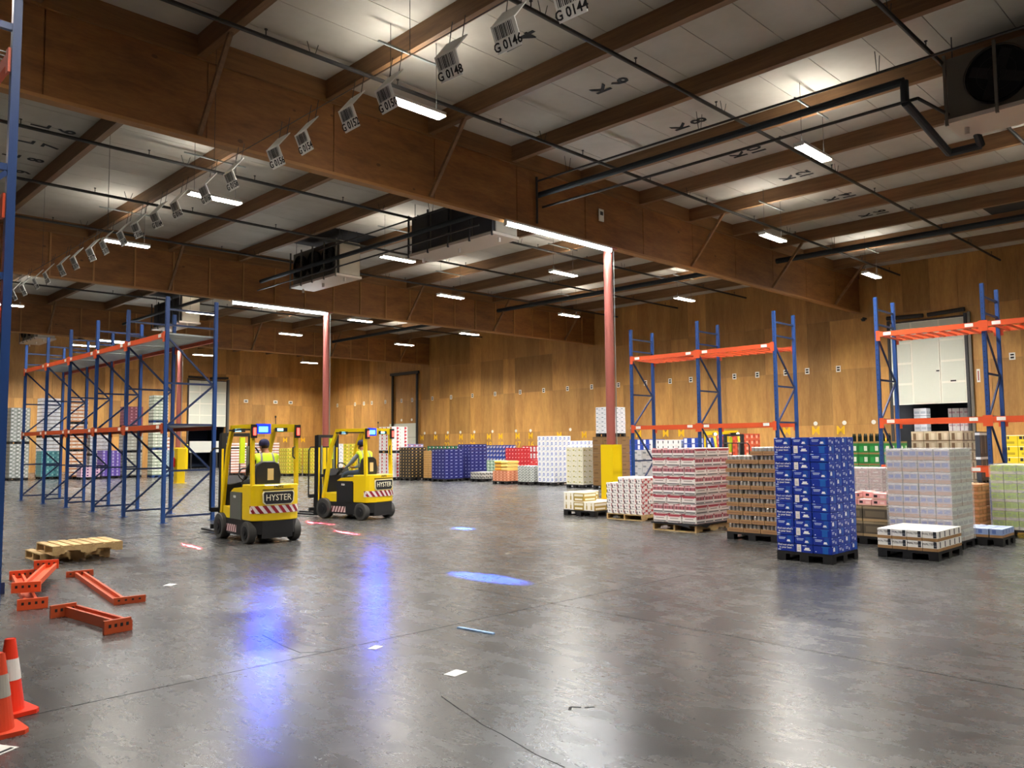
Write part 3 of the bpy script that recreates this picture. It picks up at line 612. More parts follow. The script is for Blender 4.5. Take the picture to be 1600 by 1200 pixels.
# ------------------------------------------------------------------ big near stacks: every carton a thing of its own
K_kraft = mat('kraft', '9a7449', .7)
WH = 'f4f4f4'
B_base = '0b2f9c'
bA = printed('blue_print_a', B_base, [(.62, .0, .86, 1, '1550ac'), (.1, .62, .5, .7, 'd5def2'), (.12, .46, .46, .54, 'c2cfea'), (.56, .2, .78, .3, WH), (.59, .3, .75, .46, WH), (.02, .88, .2, .97, 'b9c8ea')])
bB1 = printed('blue_print_b', B_base, [(.05, .1, .2, .26, 'c4d0ea')])
bB2 = printed('blue_print_c', B_base, [(.1, .06, .34, .96, 'ece4de'), (.15, .5, .29, .54, '777777'), (.15, .3, .29, .34, '777777'), (.5, .28, .86, .42, WH), (.55, .42, .8, .62, WH), (.42, .8, .64, .9, 'c9d4ee')])
bB3 = printed('blue_print_d', B_base, [(.5, .0, .8, .82, '1660b8'), (.44, .82, .88, .9, '2a7ac8'), (.1, .2, .16, .3, WH)])
bS1 = printed('blue_side_a', '16389c', [(.12, .56, .5, .64, WH), (.12, .4, .44, .48, 'd5def2'), (.6, .22, .74, .5, WH), (.05, .86, .2, .95, 'd5def2'), (.82, 0, .98, 1, '3450aa')])
bS2 = printed('blue_side_b', '16389c', [(.2, .36, .48, .76, WH), (.27, .76, .42, .86, WH), (.6, 0, .86, 1, '1f58ae'), (.04, .9, .2, .98, WH)])
b_top = mat('blue_top', '17399f', .5)
def carton_mesh(w, d, h, *m, gap=.004, bev=.005):
    return MB().box(gap, gap, 0, w-gap, d-gap, h-.002, 0, top=1, side=2).mesh('carton', *m, bevel=bev)
def cell_label(desc, lay, i, j, nx, ny):
    L = '%s, %s layer up, ' % (desc, ORD[lay])
    if i == 0 and j == 0: return L + 'at the near corner'
    if i == 0: return L + '%s from the left on the left face' % ORD[ny-1-j]
    if j == 0: return L + '%s from the corner on the right face' % ORD[i]
    return L + 'column %s row %s inside' % (ORD[i], ORD[j])
def put(name, me, label, cat, group, loc, extra=()):
    o = ob(name, me, None, loc, (0, 0, R.uniform(-.006, .006))); tag(o, label, cat, group)
    for nm, em, mw in extra:
        e = ob(nm, em, o) if mw is None else ob(nm, em, o, mw=mw)
        if nm == 'cans': e['kind'] = 'stuff'
    return o
# blue stack
x0, y0, nx, ny, nz, cw, cd, ch = 11.64, 5.2, 4, 3, 14, .2275, .287, .123
plastic_pallet('black plastic pallet under the dark blue carton stack', x0, y0, nx*cw, ny*cd)
cA = [carton_mesh(cw, cd, ch, bA, b_top, s) for s in (bS1, bS2)]; cB = [[carton_mesh(cw, cd, ch, b, b_top, s) for s in (bS1, bS2)] for b in (bB3, bB2, bB1)]
slog = text("Find out what's\nin your beer.", .04, 'white_ink')
for k in range(nz):
    for i in range(nx):
        for j in range(ny):
            if not (i == 0 or j == 0): continue
            s = (i+k) % 3 == 0
            me = cB[j][s] if (k % 2 == 0) else cA[s]
            ex = [('slogan', slog, on_negx((.0025, cd*.5, ch*.62)))] if (k % 2 == 0 and j == ny-1 and i == 0) else []
            put('beer_carton', me, cell_label('dark blue beer carton', k, i, j, nx, ny), 'carton', 'dark blue beer cartons', (x0+i*cw+R.uniform(-.003, .003), y0+j*cd, .14+k*ch), ex)
# red and white stack
rTop = mat('pinkish_top', 'd8c0bd', .5)
def arcs(n, lo, hi, c1, c2): return [(k/n+.02, lo, (k+1)/n-.03, hi, c1 if k % 2 else c2) for k in range(n)]
rP = printed('red_can_tray', 'dcd6d2', [(0, .46, 1, .98, 'b98a90')] + arcs(6, .5, .8, '6f1f2c', 'a84a55') + [(0, .82, 1, .9, 'd9b9ba'), (.06, .12, .94, .26, '6c6a6a'), (.0, .34, 1, .4, 'f4f2f0')])
rQ = printed('red_arch_pack', 'e2dcd6', [(0, .76, 1, 1, '9c3340'), (.1, .66, .9, .76, 'b86a70'), (.2, .46, .8, .54, '8a7a78'), (.06, .12, .94, .24, '5e5c5c')])
x0, y0 = 13.92, 8.95; W_, D_ = 1.33, 1.05
wood_pallet('wooden pallet under the red and white carton stack', x0, y0, W_, D_)
t = thing('slip_sheet', 'black plastic slip sheet under the red and white cartons', 'sheet', (x0, y0, .14)); ob('sheet', MB().box(-.03, -.04, 0, W_+.02, D_+.02, .025).mesh('sheet', M_blk), t); ob('torn_edge', MB().quad([(.0, -.045, .02), (.5, -.045, .02), (.3, -.05, -.06)]).quad([(-.035, .6, .02), (-.035, .2, .02), (-.045, .1, -.05)]).mesh('torn_edge', M_blk), t)
for k in range(8):
    a, b = (3, 4) if k % 2 else (4, 3)            # cells along x, along y
    cw, cd = W_/a, D_/b; me = carton_mesh(cw, cd, .19, rP if k % 2 == 1 else rQ, rTop, rQ if k % 2 == 1 else rP, gap=.006, bev=.012)
    for i in range(a):
        for j in range(b):
            if True:
                put('can_pack', me, cell_label('red and white can pack', k, i, j, a, b), 'carton', 'red and white can packs', (x0+i*cw+R.uniform(-.006, .006), y0+j*cd, .165+k*.19))
# brown can trays
def cans_mesh(w, d, z0, h, m1, m2, r=.033):
    mb = MB(); a = max(2, int(w/.07)); b = max(2, int(d/.07))
    for i in range(a):
        for j in range(b):
            if 0 < i < a-1 and 0 < j < b-1: continue
            x, y = (i+.5)*w/a, (j+.5)*d/b
            mb.cyl((x, y, z0), (x, y, z0+h*.86), r, 8, mi=0, caps=False); mb.cyl((x, y, z0+h*.86), (x, y, z0+h), r, 8, r*.8, mi=1)
    return mb.mesh('cans', m1, m2, smooth=False)
M_can = mat('can_grey', 'a5a29b', .35, .2); M_lid = mat('can_lid', 'd8d8d4', .3, .8)
kr_p = printed('kraft_print', '96714a', [(.1, .35, .9, .6, '845c3c')], .7)
x0, y0, W_, D_ = 13.5, 7.0, 1.2, 1.02
plastic_pallet('black plastic pallet under the brown can trays', x0, y0, W_, D_)
for k in range(10):
    a, b = (4, 3) if k % 2 == 0 else (3, 4); cw, cd, ch = W_/a, D_/b, .157
    tr = MB().box(.006, .006, 0, cw-.006, cd-.006, .076, 0).mesh('tray', kr_p); cn_ = cans_mesh(cw-.03, cd-.03, .03, .122, M_can, M_lid)
    for i in range(a):
        for j in range(b):
            if k == 9 and j > 1: continue
            put('can_tray', tr, cell_label('brown tray of silver cans', k, i, j, a, b), 'tray', 'brown trays of cans', (x0+i*cw, y0+j*cd, .14+k*ch), [('cans', cn_, Matrix.Translation((.015, .015, 0)))])
# white cartons in kraft trays
x0, y0, nx, ny, cw, cd, ch = 12.98, 4.19, 5, 4, .22, .22, .15
wP = printed('white_can_print', 'e9e6e0', [(.72, .1, .93, .95, '23262c'), (.74, .3, .91, .5, '5b5f68'), (.0, 0, .015, 1, 'b9b3a8')]); wS = printed('white_can_side', 'e9e6e0', [(.4, .1, .62, .9, '2b2d33')]); wT = mat('white_carton_top', 'efece8', .5)
plastic_pallet('black plastic pallet under the two low layers of white cartons', x0, y0, nx*cw, ny*cd)
wm = MB().box(.004, .004, .04, cw-.004, cd-.004, ch-.002, 0, top=1, side=2).mesh('carton', wP, wT, wS); tr = MB().box(.003, .003, 0, cw-.003, cd-.003, .045).mesh('kraft_tray', K_kraft); wl = text('WALTER', .045)
for k in range(2):
    for i in range(nx):
        for j in range(ny):
            put('white_carton', wm, cell_label('white carton in kraft tray', k, i, j, nx, ny), 'carton', 'white cartons in kraft trays', (x0+i*cw, y0+j*cd, .14+k*ch), [('kraft_tray', tr, None)] + ([('lettering', wl, on_negx((.003, cd*.62, .105)))] if i == 0 else []))
# white, black and red cartons
x0, y0, nx, ny, W_, D_, ch = 15.2, 11.2, 5, 6, 1.1, 1.05, .12
cP = printed('white_black_print', 'ece8e4', [(.02, .0, .16, .62, '26262a'), (.16, .0, .5, .1, '3a3a40'), (.4, .35, .62, .65, '8a8a90'), (.86, .3, .98, .95, '9c2a30')]); cS = printed('red_white_side', 'e4d4cf', [(.0, .0, .3, .5, 'b03a3c'), (.55, .5, .95, .95, 'b5484a'), (.35, .3, .5, .6, '4a4a50')]); cT = mat('carton_top_cream', 'e6d8d2', .5)
wood_pallet('wooden pallet under the white, black and red cartons', x0, y0, W_, D_)
cw, cd = W_/nx, D_/ny; me1 = carton_mesh(cw, cd, ch, cP, cT, cS); me2 = carton_mesh(cw, cd, ch, cS, cT, cP)
for k in range(7):
    for i in range(nx):
        for j in range(ny):
            if k == 6 and not (i > 1 or j < 4): continue
            put('small_carton', me1 if (i == 0 or (i+j+k) % 3) else me2, cell_label('white, black and red carton', k, i, j, nx, ny), 'carton', 'white, black and red cartons', (x0+i*cw, y0+j*cd+(.012 if k % 2 else 0), .14+k*ch))
# white and gold boxes
x0, y0 = 15.3, 12.72; gT = mat('gold_box_top', 'e9e2cf', .5)
gP = printed('gold_front', 'a98f3e', [(.06, .55, .94, .8, 'e9e4d2'), (.12, .12, .88, .32, 'efeada'), (.0, .9, 1, 1, 'efeada')]); gW = printed('white_bottle_front', 'f0ece0', [(.2, .12, .34, .55, 'b09a55'), (.24, .55, .3, .85, 'b09a55'), (.66, .12, .8, .55, 'b09a55'), (.7, .55, .76, .85, 'b09a55')])
plastic_pallet('black plastic pallet under the white and gold boxes', x0, y0, 1.0, 1.0)
for k, (i, j) in enumerate([(a, b) for a in range(2) for b in range(3)]):
    put('gold_box', carton_mesh(.5, .333, .22, (gW, gP)[(i+j) % 2], gT, (gP, gW)[(i+j) % 2]), 'white and gold box, lower layer, %s from the corner, %s' % (ORD[j], ('left face', 'rear column')[i]), 'box', 'white and gold boxes', (x0+i*.5, y0+j*.333, .14))
for k, (i, j) in enumerate([(0, 1), (0, 2), (1, 2)]):
    put('gold_box', carton_mesh(.5, .333, .22, (gP, gW)[j-1], gT, gP), 'white and gold box, %s on the upper layer from the corner' % ORD[k], 'box', 'white and gold boxes', (x0+i*.5, y0+j*.333, .36))

# ------------------------------------------------------------------ pallet loads (wrapped or interlocked, each one thing)
def film_mat():
    if 'stretch_film' in MATS: return MATS['stretch_film']
    m = mat('stretch_film', 'e8e8ea', .18); g = N(m); tr = g.new('ShaderNodeBsdfTransparent'); mx = g.new('ShaderNodeMixShader')
    n = g.noise(g.coords('Object', (2, 2, 9)), 3, 5, .7, 1.5); g.link(g.math('ADD', g.math('MULTIPLY', n, .5), .02), mx.inputs[0])
    g.link(tr.outputs[0], mx.inputs[1]); g.link(g.b.outputs[0], mx.inputs[2]); g.link(mx.outputs[0], g.t.nodes['Material Output'].inputs[0]); g.bump(n, .5, .02); return m
CM = {}
def load(name, label, x, y, w, d, h, nx, ny, nz, front, side, top, z0=0, pallet='black', film=False, tiers=1, jitter=.004, cut=0.):
    short = ' '.join(label.replace(',', '').split()[:12])
    per = h/tiers
    for tr_ in range(tiers):
        zb = z0+tr_*per
        if pallet == 'black': plastic_pallet('black pallet below the %s%s' % (short, '' if tiers == 1 else ', %s tier' % ORD[tr_]), x, y, w, d, zb)
        elif pallet == 'blue': plastic_pallet('blue pallet below the %s%s' % (short, '' if tiers == 1 else ', %s tier' % ORD[tr_]), x, y, w, d, zb, M_blue)
        elif pallet == 'wood': wood_pallet('wooden pallet below the %s' % short, x, y, w, d, zb)
        pz = .14 if pallet else 0
        nzt = max(1, nz//tiers); ch = (per-pz)/nzt; cw, cd = w/nx, d/ny
        key = (round(cw, 3), round(cd, 3), round(ch, 3), front.name, side.name, top.name)
        if key not in CM: CM[key] = MB().box(.006, .006, 0, cw-.006, cd-.006, ch-.006, 0, top=1, side=2).mesh('carton', front, top, side)
        t = thing(name, label if tiers == 1 else '%s, %s tier' % (label, ('lower', 'upper', 'third')[tr_]), 'pallet load', (x, y, zb+pz), group='palletised cartons')
        for k in range(nzt):
            for i in range(nx):
                for j in range(ny):
                    if not (i == 0 or j == 0 or (k == nzt-1 and h+z0 < 1.9)): continue
                    if cut and k == nzt-1 and (i+j) % 2: continue
                    ob('carton', CM[key], t, (i*cw+R.uniform(-jitter, jitter), j*cd+R.uniform(-jitter, jitter), k*ch))
        if film: ob('stretch_film', MB().box(-.015, -.015, 0, w+.015, d+.015, nzt*ch+.01).mesh('stretch_film', film_mat()), t)
def P(name, base, *r, rough=.5): return printed(name, base, list(r), rough)
def plain(name, c): return mat(name, c, .55)
lavF = P('lavender_print', 'a9a3ae', (0, 0, 1, .32, 'b08f80'), (.08, .45, .4, .75, '747bb0'), (.5, .45, .9, .8, '8088b4'), (.0, .85, 1, 1, 'cfcbd0'))
lavS = P('lavender_side', 'c4c8bd', (0, 0, 1, .3, 'b5ab9c'), (.1, .4, .9, .7, 'a5aaa8'))
load('wrapped_load', 'clear-wrapped stack of lavender and tan can packs, behind the low white cartons', 14.22, 4.35, 1.08, 1.0, 1.66, 4, 4, 8, lavF, lavS, plain('wrap_top', 'd5d3d0'), film=True)
limeF = P('lime_print', 'b6d063', (0, 0, 1, .3, 'd8d2c0'), (.1, .4, .45, .85, '9dbd4e'), (.55, .4, .9, .85, 'a5c45c'))
load('wrapped_load', 'clear-wrapped stack of lime green cartons, at the right edge', 17.1, 2.8, 1.1, 1.75, 1.33, 5, 8, 7, limeF, limeF, plain('lime_top', 'dbe2b8'), film=True)
sbF = P('sky_print', '8c9fc8', (0, 0, 1, .3, '9a744c'), (.2, .45, .5, .9, '5a72b0'))
load('low_load', 'single low layer of pale blue packs, beside the wrapped lavender stack', 15.5, 3.98, .75, .62, .29, 4, 3, 1, sbF, sbF, plain('sky_top', 'a7b7d8'))
obF = P('amber_print', '9c6a3a', (0, .7, 1, 1, 'c88a5c'), (.15, .2, .85, .5, 'b5744a'))
load('carton_load', 'narrow stack of amber brown packs, between the lavender and lime stacks', 16.6, 4.62, .7, .6, .98, 3, 3, 6, obF, obF, plain('amber_top', 'b98058'))
tanF = P('basket_print', '4f463a', (0, 0, 1, .18, 'a48a64'), (.1, .3, .9, .7, '6a5e4c'), (.0, .85, 1, 1, '8a7a60'))
load('crate_load', 'two layers of dark tan crates, behind the dark blue stack', 14.35, 5.42, 1.0, .85, .66, 2, 2, 2, tanF, tanF, plain('tan_top', 'a89878'))
pkF = P('pink_print', 'e2a2a0', (.15, .35, .4, .75, '2a2024'), (0, 0, 1, .2, 'cfa890'), (.6, .3, .9, .7, 'f0c8c4'))
load('pink_load', 'few pink cartons, lying on the dark tan crates', 14.4, 5.45, .85, .75, .22, 3, 3, 2, pkF, pkF, plain('pink_top', 'ecc2bf'), z0=.67, pallet=None, cut=1)
pwF = P('bag_print', 'd6c4c2', (.1, .2, .9, .8, 'c8aeb0'), (.3, .4, .7, .6, 'e6dcdc'))
load('wrapped_load', 'pale pink wrapped packs, between the blue stack and the rack', 17.6, 6.72, .7, .85, 1.22, 3, 3, 6, pwF, pwF, plain('pale_top', 'e6dcda'), film=True)
orF = P('orange_print', 'e0621c', (.2, .2, .8, .5, 'f0a050'), (0, .9, 1, 1, 'b84a14'))
load('orange_load', 'bright orange cartons, in the gap between the red packs and brown trays', 15.35, 8.2, .85, .65, 1.5, 3, 2, 6, orF, orF, plain('orange_top', 'e88a4a'), pallet='wood')
gnF = P('green_print', '1f7a33', (.1, .1, .45, .6, '2f9a48'), (.55, .15, .85, .6, 'e4e8da'), (0, .85, 1, 1, '9a7a4a'))
load('green_load', 'green bottle cartons, behind the first dock-side rack upright', 24.6, 9.1, 1.3, 1.3, 1.78, 4, 4, 5, gnF, gnF, plain('green_top', '2a6a38'))
bottle = MB().cyl((0, 0, 0), (0, 0, .16), .035, 8).cyl((0, 0, .16), (0, 0, .24), .035, 8, .014).mesh('bottle', mat('dark_glass', '1a241a', .15))
for i in range(14): tag(ob('bottle', bottle, None, (24.66+.09*(i % 2), 9.15+.085*i, 1.78)), 'dark bottle standing on the green cartons, %s along the row' % ORD[i], 'bottle', 'bottles on the green cartons')
ylF = P('yellow_print', 'e3c81e', (.1, .62, .3, .9, '23222a'), (.35, .62, .45, .9, '23222a'), (.2, .2, .8, .42, 'b49a18'), (0, .94, 1, 1, 'f3eed0'))
load('yellow_load', 'yellow cartons stacked behind the right-hand rack, beside the extinguisher', 30.5, 5.0, 1.2, 2.7, 1.95, 3, 6, 5, ylF, ylF, plain('yellow_top', 'e8dfa0'))
crF = P('cream_tray_print', 'd2c4a4', (.15, .1, .4, .8, '7c6244'), (.6, .1, .85, .8, 'e6dcc4'), (0, 0, 1, .08, '8a6c48'))
load('cream_load', 'cream trays, on top of the goods behind the lavender stack', 20.75, 6.05, .95, 1.15, 2.02, 3, 4, 8, crF, crF, plain('cream_top', 'd9cdb2'))
dkF = P('dark_wrap_print', '2b2f3a', (.0, .85, 1, .95, 'c8ccd2'), (.3, .1, .36, .85, 'aab0b8'))
load('dark_load', 'dark wrapped boxes, waiting in front of the side-wall dock door', 37.2, 10.2, 1.1, 1.1, 2.15, 2, 2, 2, dkF, dkF, plain('dark_top', '3a3d48'))
wrF = P('white_red_far', 'e4dfe0', (.1, .2, .9, .5, 'c8a8b0'), (.45, 0, .55, 1, '6a5a64'))
load('trailer_load', 'pinkish wrapped cartons, inside the trailer to the right', 41.4, 11.65, 1.1, 1.0, 3.3, 2, 3, 10, wrF, wrF, plain('wrap_top', 'd5d3d0'), tiers=2)
whF = P('white_far', 'e8e8e8', (.1, .3, .9, .6, 'c2c6cc'), (.0, .0, 1, .06, '8c9098'))
load('trailer_load', 'white cartons, inside the trailer to the left', 42.6, 14.0, .6, .6, 3.4, 2, 2, 8, whF, whF, plain('white_top', 'e6e6e6'), tiers=2)
# rows along the lettered wall
bkF = P('black_gold_print', '1a1612', (.3, .3, .7, .75, 'a8864a'), (.42, .42, .58, .62, 'e6d6a8'), (.05, .05, .15, .2, '8a6c3c'), (.85, .8, .95, .95, '8a6c3c'))
nvF = P('navy_print', '0c1668', (.25, .5, .72, .66, 'c6ccea'), (.1, .15, .3, .22, '5a66b0'))
wbF = P('white_blue_crest', 'eceef2', (.3, .25, .7, .75, '4a62b8'), (.4, .35, .6, .62, 'dfe4f4'), (.05, .1, .25, .2, '7c8cc8'))
cmF = P('cream_print', 'ece7cf', (.2, .35, .5, .6, 'b8ae5c'), (.6, .3, .8, .42, '8a9470'))
brF = P('brown_carton', '8a6840', (.1, .45, .5, .6, '6e5030'), (0, .93, 1, 1, '6c4e2e'))
wgF = P('white_grey_print', 'e3e4e8', (.1, .5, .45, .75, '9aa2ac'), (.55, .2, .9, .35, 'b4bac2'))
peF = P('peach_print', 'd98d6a', (.2, .3, .5, .7, 'f0c0a0'), (.6, .3, .85, .7, 'b8603c'))
gyF = P('grey_pattern', 'c4c8c2', (.1, .1, .35, .5, '4a5650'), (.5, .5, .8, .9, '4a5650'))
rdF = P('red_print', 'c0202c', (.2, .3, .5, .6, 'eab0b0'), (.6, .5, .9, .7, 'e04a50'))
rwF = P('red_white_keg', 'c62a38', (.2, .15, .8, .85, 'f2eeee'), (.4, .35, .6, .6, 'd8a0a8'))
blF = P('blue_dots', '203a90', (.2, .25, .45, .7, 'dfe4f2'), (.6, .4, .8, .8, 'e2d0b0'))
bwF = P('black_white_small', 'bdbab2', (.1, .2, .4, .8, '2a2a2a'), (.55, .1, .9, .6, '3c3c3c'))
grF = P('mint_print', '9ab89c', (.1, .1, .5, .5, 'dfe8dc'), (.6, .5, .9, .9, '4a6a58'))
def T(n, c): return plain(n, c)
load('carton_load', 'black cartons with gold emblems, beside the second forklift', 24.83, 32.55, 1.0, .95, 1.67, 4, 4, 10, bkF, bkF, T('black_top', '2a2420'))
load('carton_load', 'plain kraft cartons, between the black and navy stacks', 25.35, 31.42, .9, .75, 1.5, 2, 2, 6, P('kraft_far', 'c69a5e', (.1, .4, .9, .55, 'a87c44'), (0, .93, 1, 1, '9a7040')), brF, T('kraft_top', 'c8a470'))
load('carton_load', 'navy blue cartons with pale logos, first of two next to the kraft cartons', 24.97, 30.05, 1.2, 1.0, 1.57, 4, 4, 9, nvF, nvF, T('navy_top', '141e74'))
load('carton_load', 'navy blue cartons with pale logos, taller stack standing further back', 26.6, 30.0, 1.1, .95, 1.8, 4, 4, 10, nvF, nvF, T('navy_top', '141e74'))
load('carton_load', 'small black and white cartons, one low layer before the navy stacks', 26.1, 28.6, .95, .85, .46, 4, 4, 2, bwF, bwF, T('bw_top', 'c0beb6'))
load('carton_load', 'mint green and white packs, behind the low black and white cartons', 28.4, 30.2, .9, .8, .96, 3, 3, 5, grF, grF, T('mint_top', 'b4c8b0'))
load('carton_load', 'blue cartons with white dots, deeper in the lane below number 19', 31.1, 32.4, 1.1, 1.3, 1.74, 4, 5, 7, blF, blF, T('bluedot_top', '2a449a'))
load('carton_load', 'red cartons, deeper in the lane below number 18', 31.0, 31.1, 1.0, .95, 1.58, 4, 4, 7, rdF, rdF, T('red_top', 'c84a50'))
load('carton_load', 'red packs with white ovals, in the lane below number 17', 33.4, 32.0, 1.0, 1.15, 1.68, 4, 4, 4, rwF, rwF, T('red_top', 'c84a50'))
load('carton_load', 'peach orange cartons, low pile in front of the red cartons', 25.05, 25.8, 1.05, .95, .6, 4, 4, 4, peF, peF, T('peach_top', 'e0a484'))
for i in range(6):
    sk = MB(); q = [(0, .04), (.04, 0), (.7, 0), (.76, .05), (.76, .09), (.7, .14), (.05, .14), (0, .1)]
    tag(ob('sack', sk.prism(q, 'y', 0, .42).mesh('sack', mat('amber_sack', ('d8a02c'), .5) if i % 2 else mat('straw_sack', 'e4c46a', .5), bevel=.02), None, (25.1+(i % 2)*.05, 25.85+.47*(i % 2), .6+.15*(i//2))), 'yellow sack on the peach cartons, %s from the bottom on the %s side' % (ORD[i//2], ('right', 'left')[i % 2]), 'sack', 'yellow sacks')
load('carton_load', 'grey patterned cartons, next to the peach cartons', 25.26, 24.55, .85, .8, .83, 4, 4, 6, gyF, gyF, T('grey_top', 'c8ccc6'))
load('carton_load', 'pink cartons, low row behind the grey patterned cartons', 26.6, 25.0, .9, .9, 1.06, 3, 3, 5, rdF, peF, T('pink_top', 'ecc2bf'))
load('carton_load', 'tall white cartons with blue round crests, in front', 25.47, 23.35, 1.1, .98, 2.13, 4, 4, 9, wbF, wbF, T('white_top', 'e6e6e6'))
load('carton_load', 'white cartons with blue round crests, standing behind the cream cartons', 29.3, 24.7, 1.1, 1.3, 1.93, 4, 5, 8, wbF, wbF, T('white_top', 'e6e6e6'))
load('carton_load', 'cream cartons with olive logos, beside the first column', 24.73, 21.1, .95, .9, 1.64, 3, 3, 7, cmF, cmF, T('cream_top2', 'e4dfc8'))
load('carton_load', 'large plain brown cartons, right behind the first column guard', 24.74, 19.55, 1.05, 1.05, 2.05, 2, 2, 6, brF, brF, T('brown_top', '967448'))
load('carton_load', 'white printed cartons, stacked high on the large brown cartons', 24.9, 19.75, .9, .8, 1.18, 3, 3, 6, wgF, wgF, T('white_top', 'e6e6e6'), z0=2.05)
load('carton_load', 'white cartons with grey print, under the column-side rack', 22.6, 15.9, 1.1, 1.1, 1.55, 3, 3, 6, wgF, wgF, T('white_top', 'e6e6e6'))
load('carton_load', 'blue and white cartons, behind the column-side rack on the left', 27.8, 20.1, 1.2, 1.2, 1.95, 3, 4, 8, P('blue_white_band', '2446a8', (.1, .1, .5, .9, 'e4e8f2')), P('blue_white_band', ''), T('white_top', 'e6e6e6'))
load('carton_load', 'white cartons with dark marks, behind the middle of the column-side rack', 27.8, 18.5, 1.2, 1.5, 1.92, 3, 6, 8, P('white_mark', 'e6e6e6', (.4, .3, .6, .8, '4a4a52')), wgF, T('white_top', 'e6e6e6'))
load('carton_load', 'blue and white cartons, behind the last column-side rack upright', 27.8, 16.95, 1.2, 1.45, 1.98, 3, 4, 8, MATS['blue_white_band'], MATS['blue_white_band'], T('white_top', 'e6e6e6'))
load('carton_load', 'red and orange printed sacks, next to the far yellow forklift', 27.8, 15.6, 1.1, 1.25, 2.12, 3, 3, 9, P('red_orange_print', 'd25636', (.1, .2, .5, .7, 'ecb29a'), (.6, .4, .9, .9, 'a83a24')), MATS['red_orange_print'], T('ro_top', 'd87a5a'))
load('carton_load', 'flat multicoloured packs, deep in the lane left of number 22', 31.5, 41.5, 1.2, 2.2, 1.85, 3, 6, 10, P('multi', '8a86b4', (.1, .2, .4, .7, 'c86a70'), (.5, .1, .9, .5, 'e8e4e8')), MATS['multi'], T('multi_top', 'b8a8b0'))
load('carton_load', 'dark green and black packs, deep in the lane below number 22', 31.5, 37.0, 1.2, 2.6, 1.72, 3, 7, 8, P('green_black', '23382a', (.15, .2, .5, .8, '2f8a5a'), (.6, .3, .9, .7, 'd8d4c4')), MATS['green_black'], T('gb_top', '3a4a3c'))
wrtF = P('white_red_tall', 'eeeaea', (.62, .1, .78, .9, 'c8283a'), (.78, .35, .9, .75, 'c8283a'), (.05, .1, .12, .3, 'a02834'))
load('tall_load', 'tall white packs with red chevrons, behind the second forklift', 24.7, 33.95, 1.0, 1.15, 2.75, 2, 3, 14, wrtF, wrtF, T('white_top', 'e6e6e6'), tiers=2)
ygF = P('yellow_green_print', 'c9b52e', (.2, .25, .5, .7, '8aa030'), (.6, .4, .85, .8, 'e6d878'), (0, 0, 1, .08, '8a6a2a'))
load('carton_load', 'yellow green cartons, left one of the pair between the forklifts', 24.1, 43.6, 1.0, 1.0, 1.66, 4, 4, 7, ygF, ygF, T('yg_top', 'd8d0a0'))
load('carton_load', 'yellow green cartons, right one of the pair between the forklifts', 25.0, 42.35, 1.0, 1.0, 1.66, 4, 4, 7, ygF, ygF, T('yg_top', 'd8d0a0'))
load('carton_load', 'white and yellow green cartons, deeper between the forklifts', 27.6, 43.0, 1.6, 1.6, 1.9, 4, 4, 8, wgF, ygF, T('white_top', 'e6e6e6'))
trF = P('pink_tray_print', 'e6dcd8', (0, 0, 1, .3, 'c27e62'), (0, .3, 1, .4, '8a5a48'))
load('tray_load', 'white packs in terracotta trays, behind the first forklift on the left', 22.6, 47.9, 1.1, 1.1, 2.0, 3, 3, 11, trF, trF, T('white_top', 'e6e6e6'))
load('tray_load', 'white packs in terracotta trays, behind the first forklift on the right', 23.9, 46.2, 1.1, 1.1, 2.0, 3, 3, 11, trF, trF, T('white_top', 'e6e6e6'))
# far left block behind the blue rack
svF = P('silver_wrap_print', '9aa8a0', (.1, .5, .45, .95, 'eef2ee'), (.55, .1, .9, .55, 'e2e8e4'), (.0, .0, .4, .3, '5a6a60'))
load('silver_load', 'silvery wrapped packs, at the far left end', 11.5, 51.5, .95, .85, 4.05, 3, 3, 18, svF, svF, T('silver_top', 'c8ccc8'), tiers=2, film=True)
load('teal_load', 'teal cartons, below the tall white trays behind the blue rack', 13.2, 52.0, 1.05, 1.05, 1.62, 4, 4, 6, P('teal_print', '5aa0a8', (.2, .3, .5, .7, '9ad0d0'), (.6, .2, .9, .6, '3a7a88')), MATS['teal_print'], T('teal_top', '7ab4b8'))
wtF = P('white_tray_print', 'e9e9ec', (0, 0, 1, .28, '9a9698'), (.1, .5, .4, .8, 'cfd0d8'))
load('tray_load', 'tall white trays, behind the teal cartons', 14.0, 55.4, 1.05, 1.0, 4.86, 3, 3, 20, wtF, wtF, T('white_top', 'e6e6e6'), tiers=2)
owF = P('orange_white_tray', 'eadfd4', (0, 0, 1, .4, 'c8824a'), (.1, .55, .4, .85, 'd8b08a'))
load('tray_load', 'tall white packs in orange trays, behind the blue rack', 14.3, 50.6, .9, .78, 4.72, 3, 3, 21, owF, owF, T('white_top', 'e6e6e6'), tiers=3)
load('low_load', 'low pink and purple packs, in front of the orange trays', 14.5, 49.2, 1.0, .8, .8, 4, 3, 4, P('pink_purple', 'd8b8cc', (.2, .3, .6, .8, '5a2a6a')), MATS['pink_purple'], T('pp_top', 'e0c8d4'))
load('wrapped_load', 'white wrapped packs, behind the purple cartons', 16.3, 53.7, 1.1, 1.05, 2.56, 3, 3, 10, wtF, wtF, T('white_top', 'e6e6e6'), film=True, tiers=2)
load('purple_load', 'violet cartons with white squares, behind the blue rack', 15.8, 49.8, 1.0, 1.0, 1.62, 4, 4, 8, P('violet_print', '6a52b4', (.15, .2, .5, .75, 'd8d0ee'), (.25, .35, .4, .6, '3a2a80')), MATS['violet_print'], T('violet_top', '8a78c4'))
ggF = P('grey_green_tray', 'a8aa98', (0, 0, 1, .3, '7a7a68'), (.1, .5, .5, .8, 'd0d2c4'))
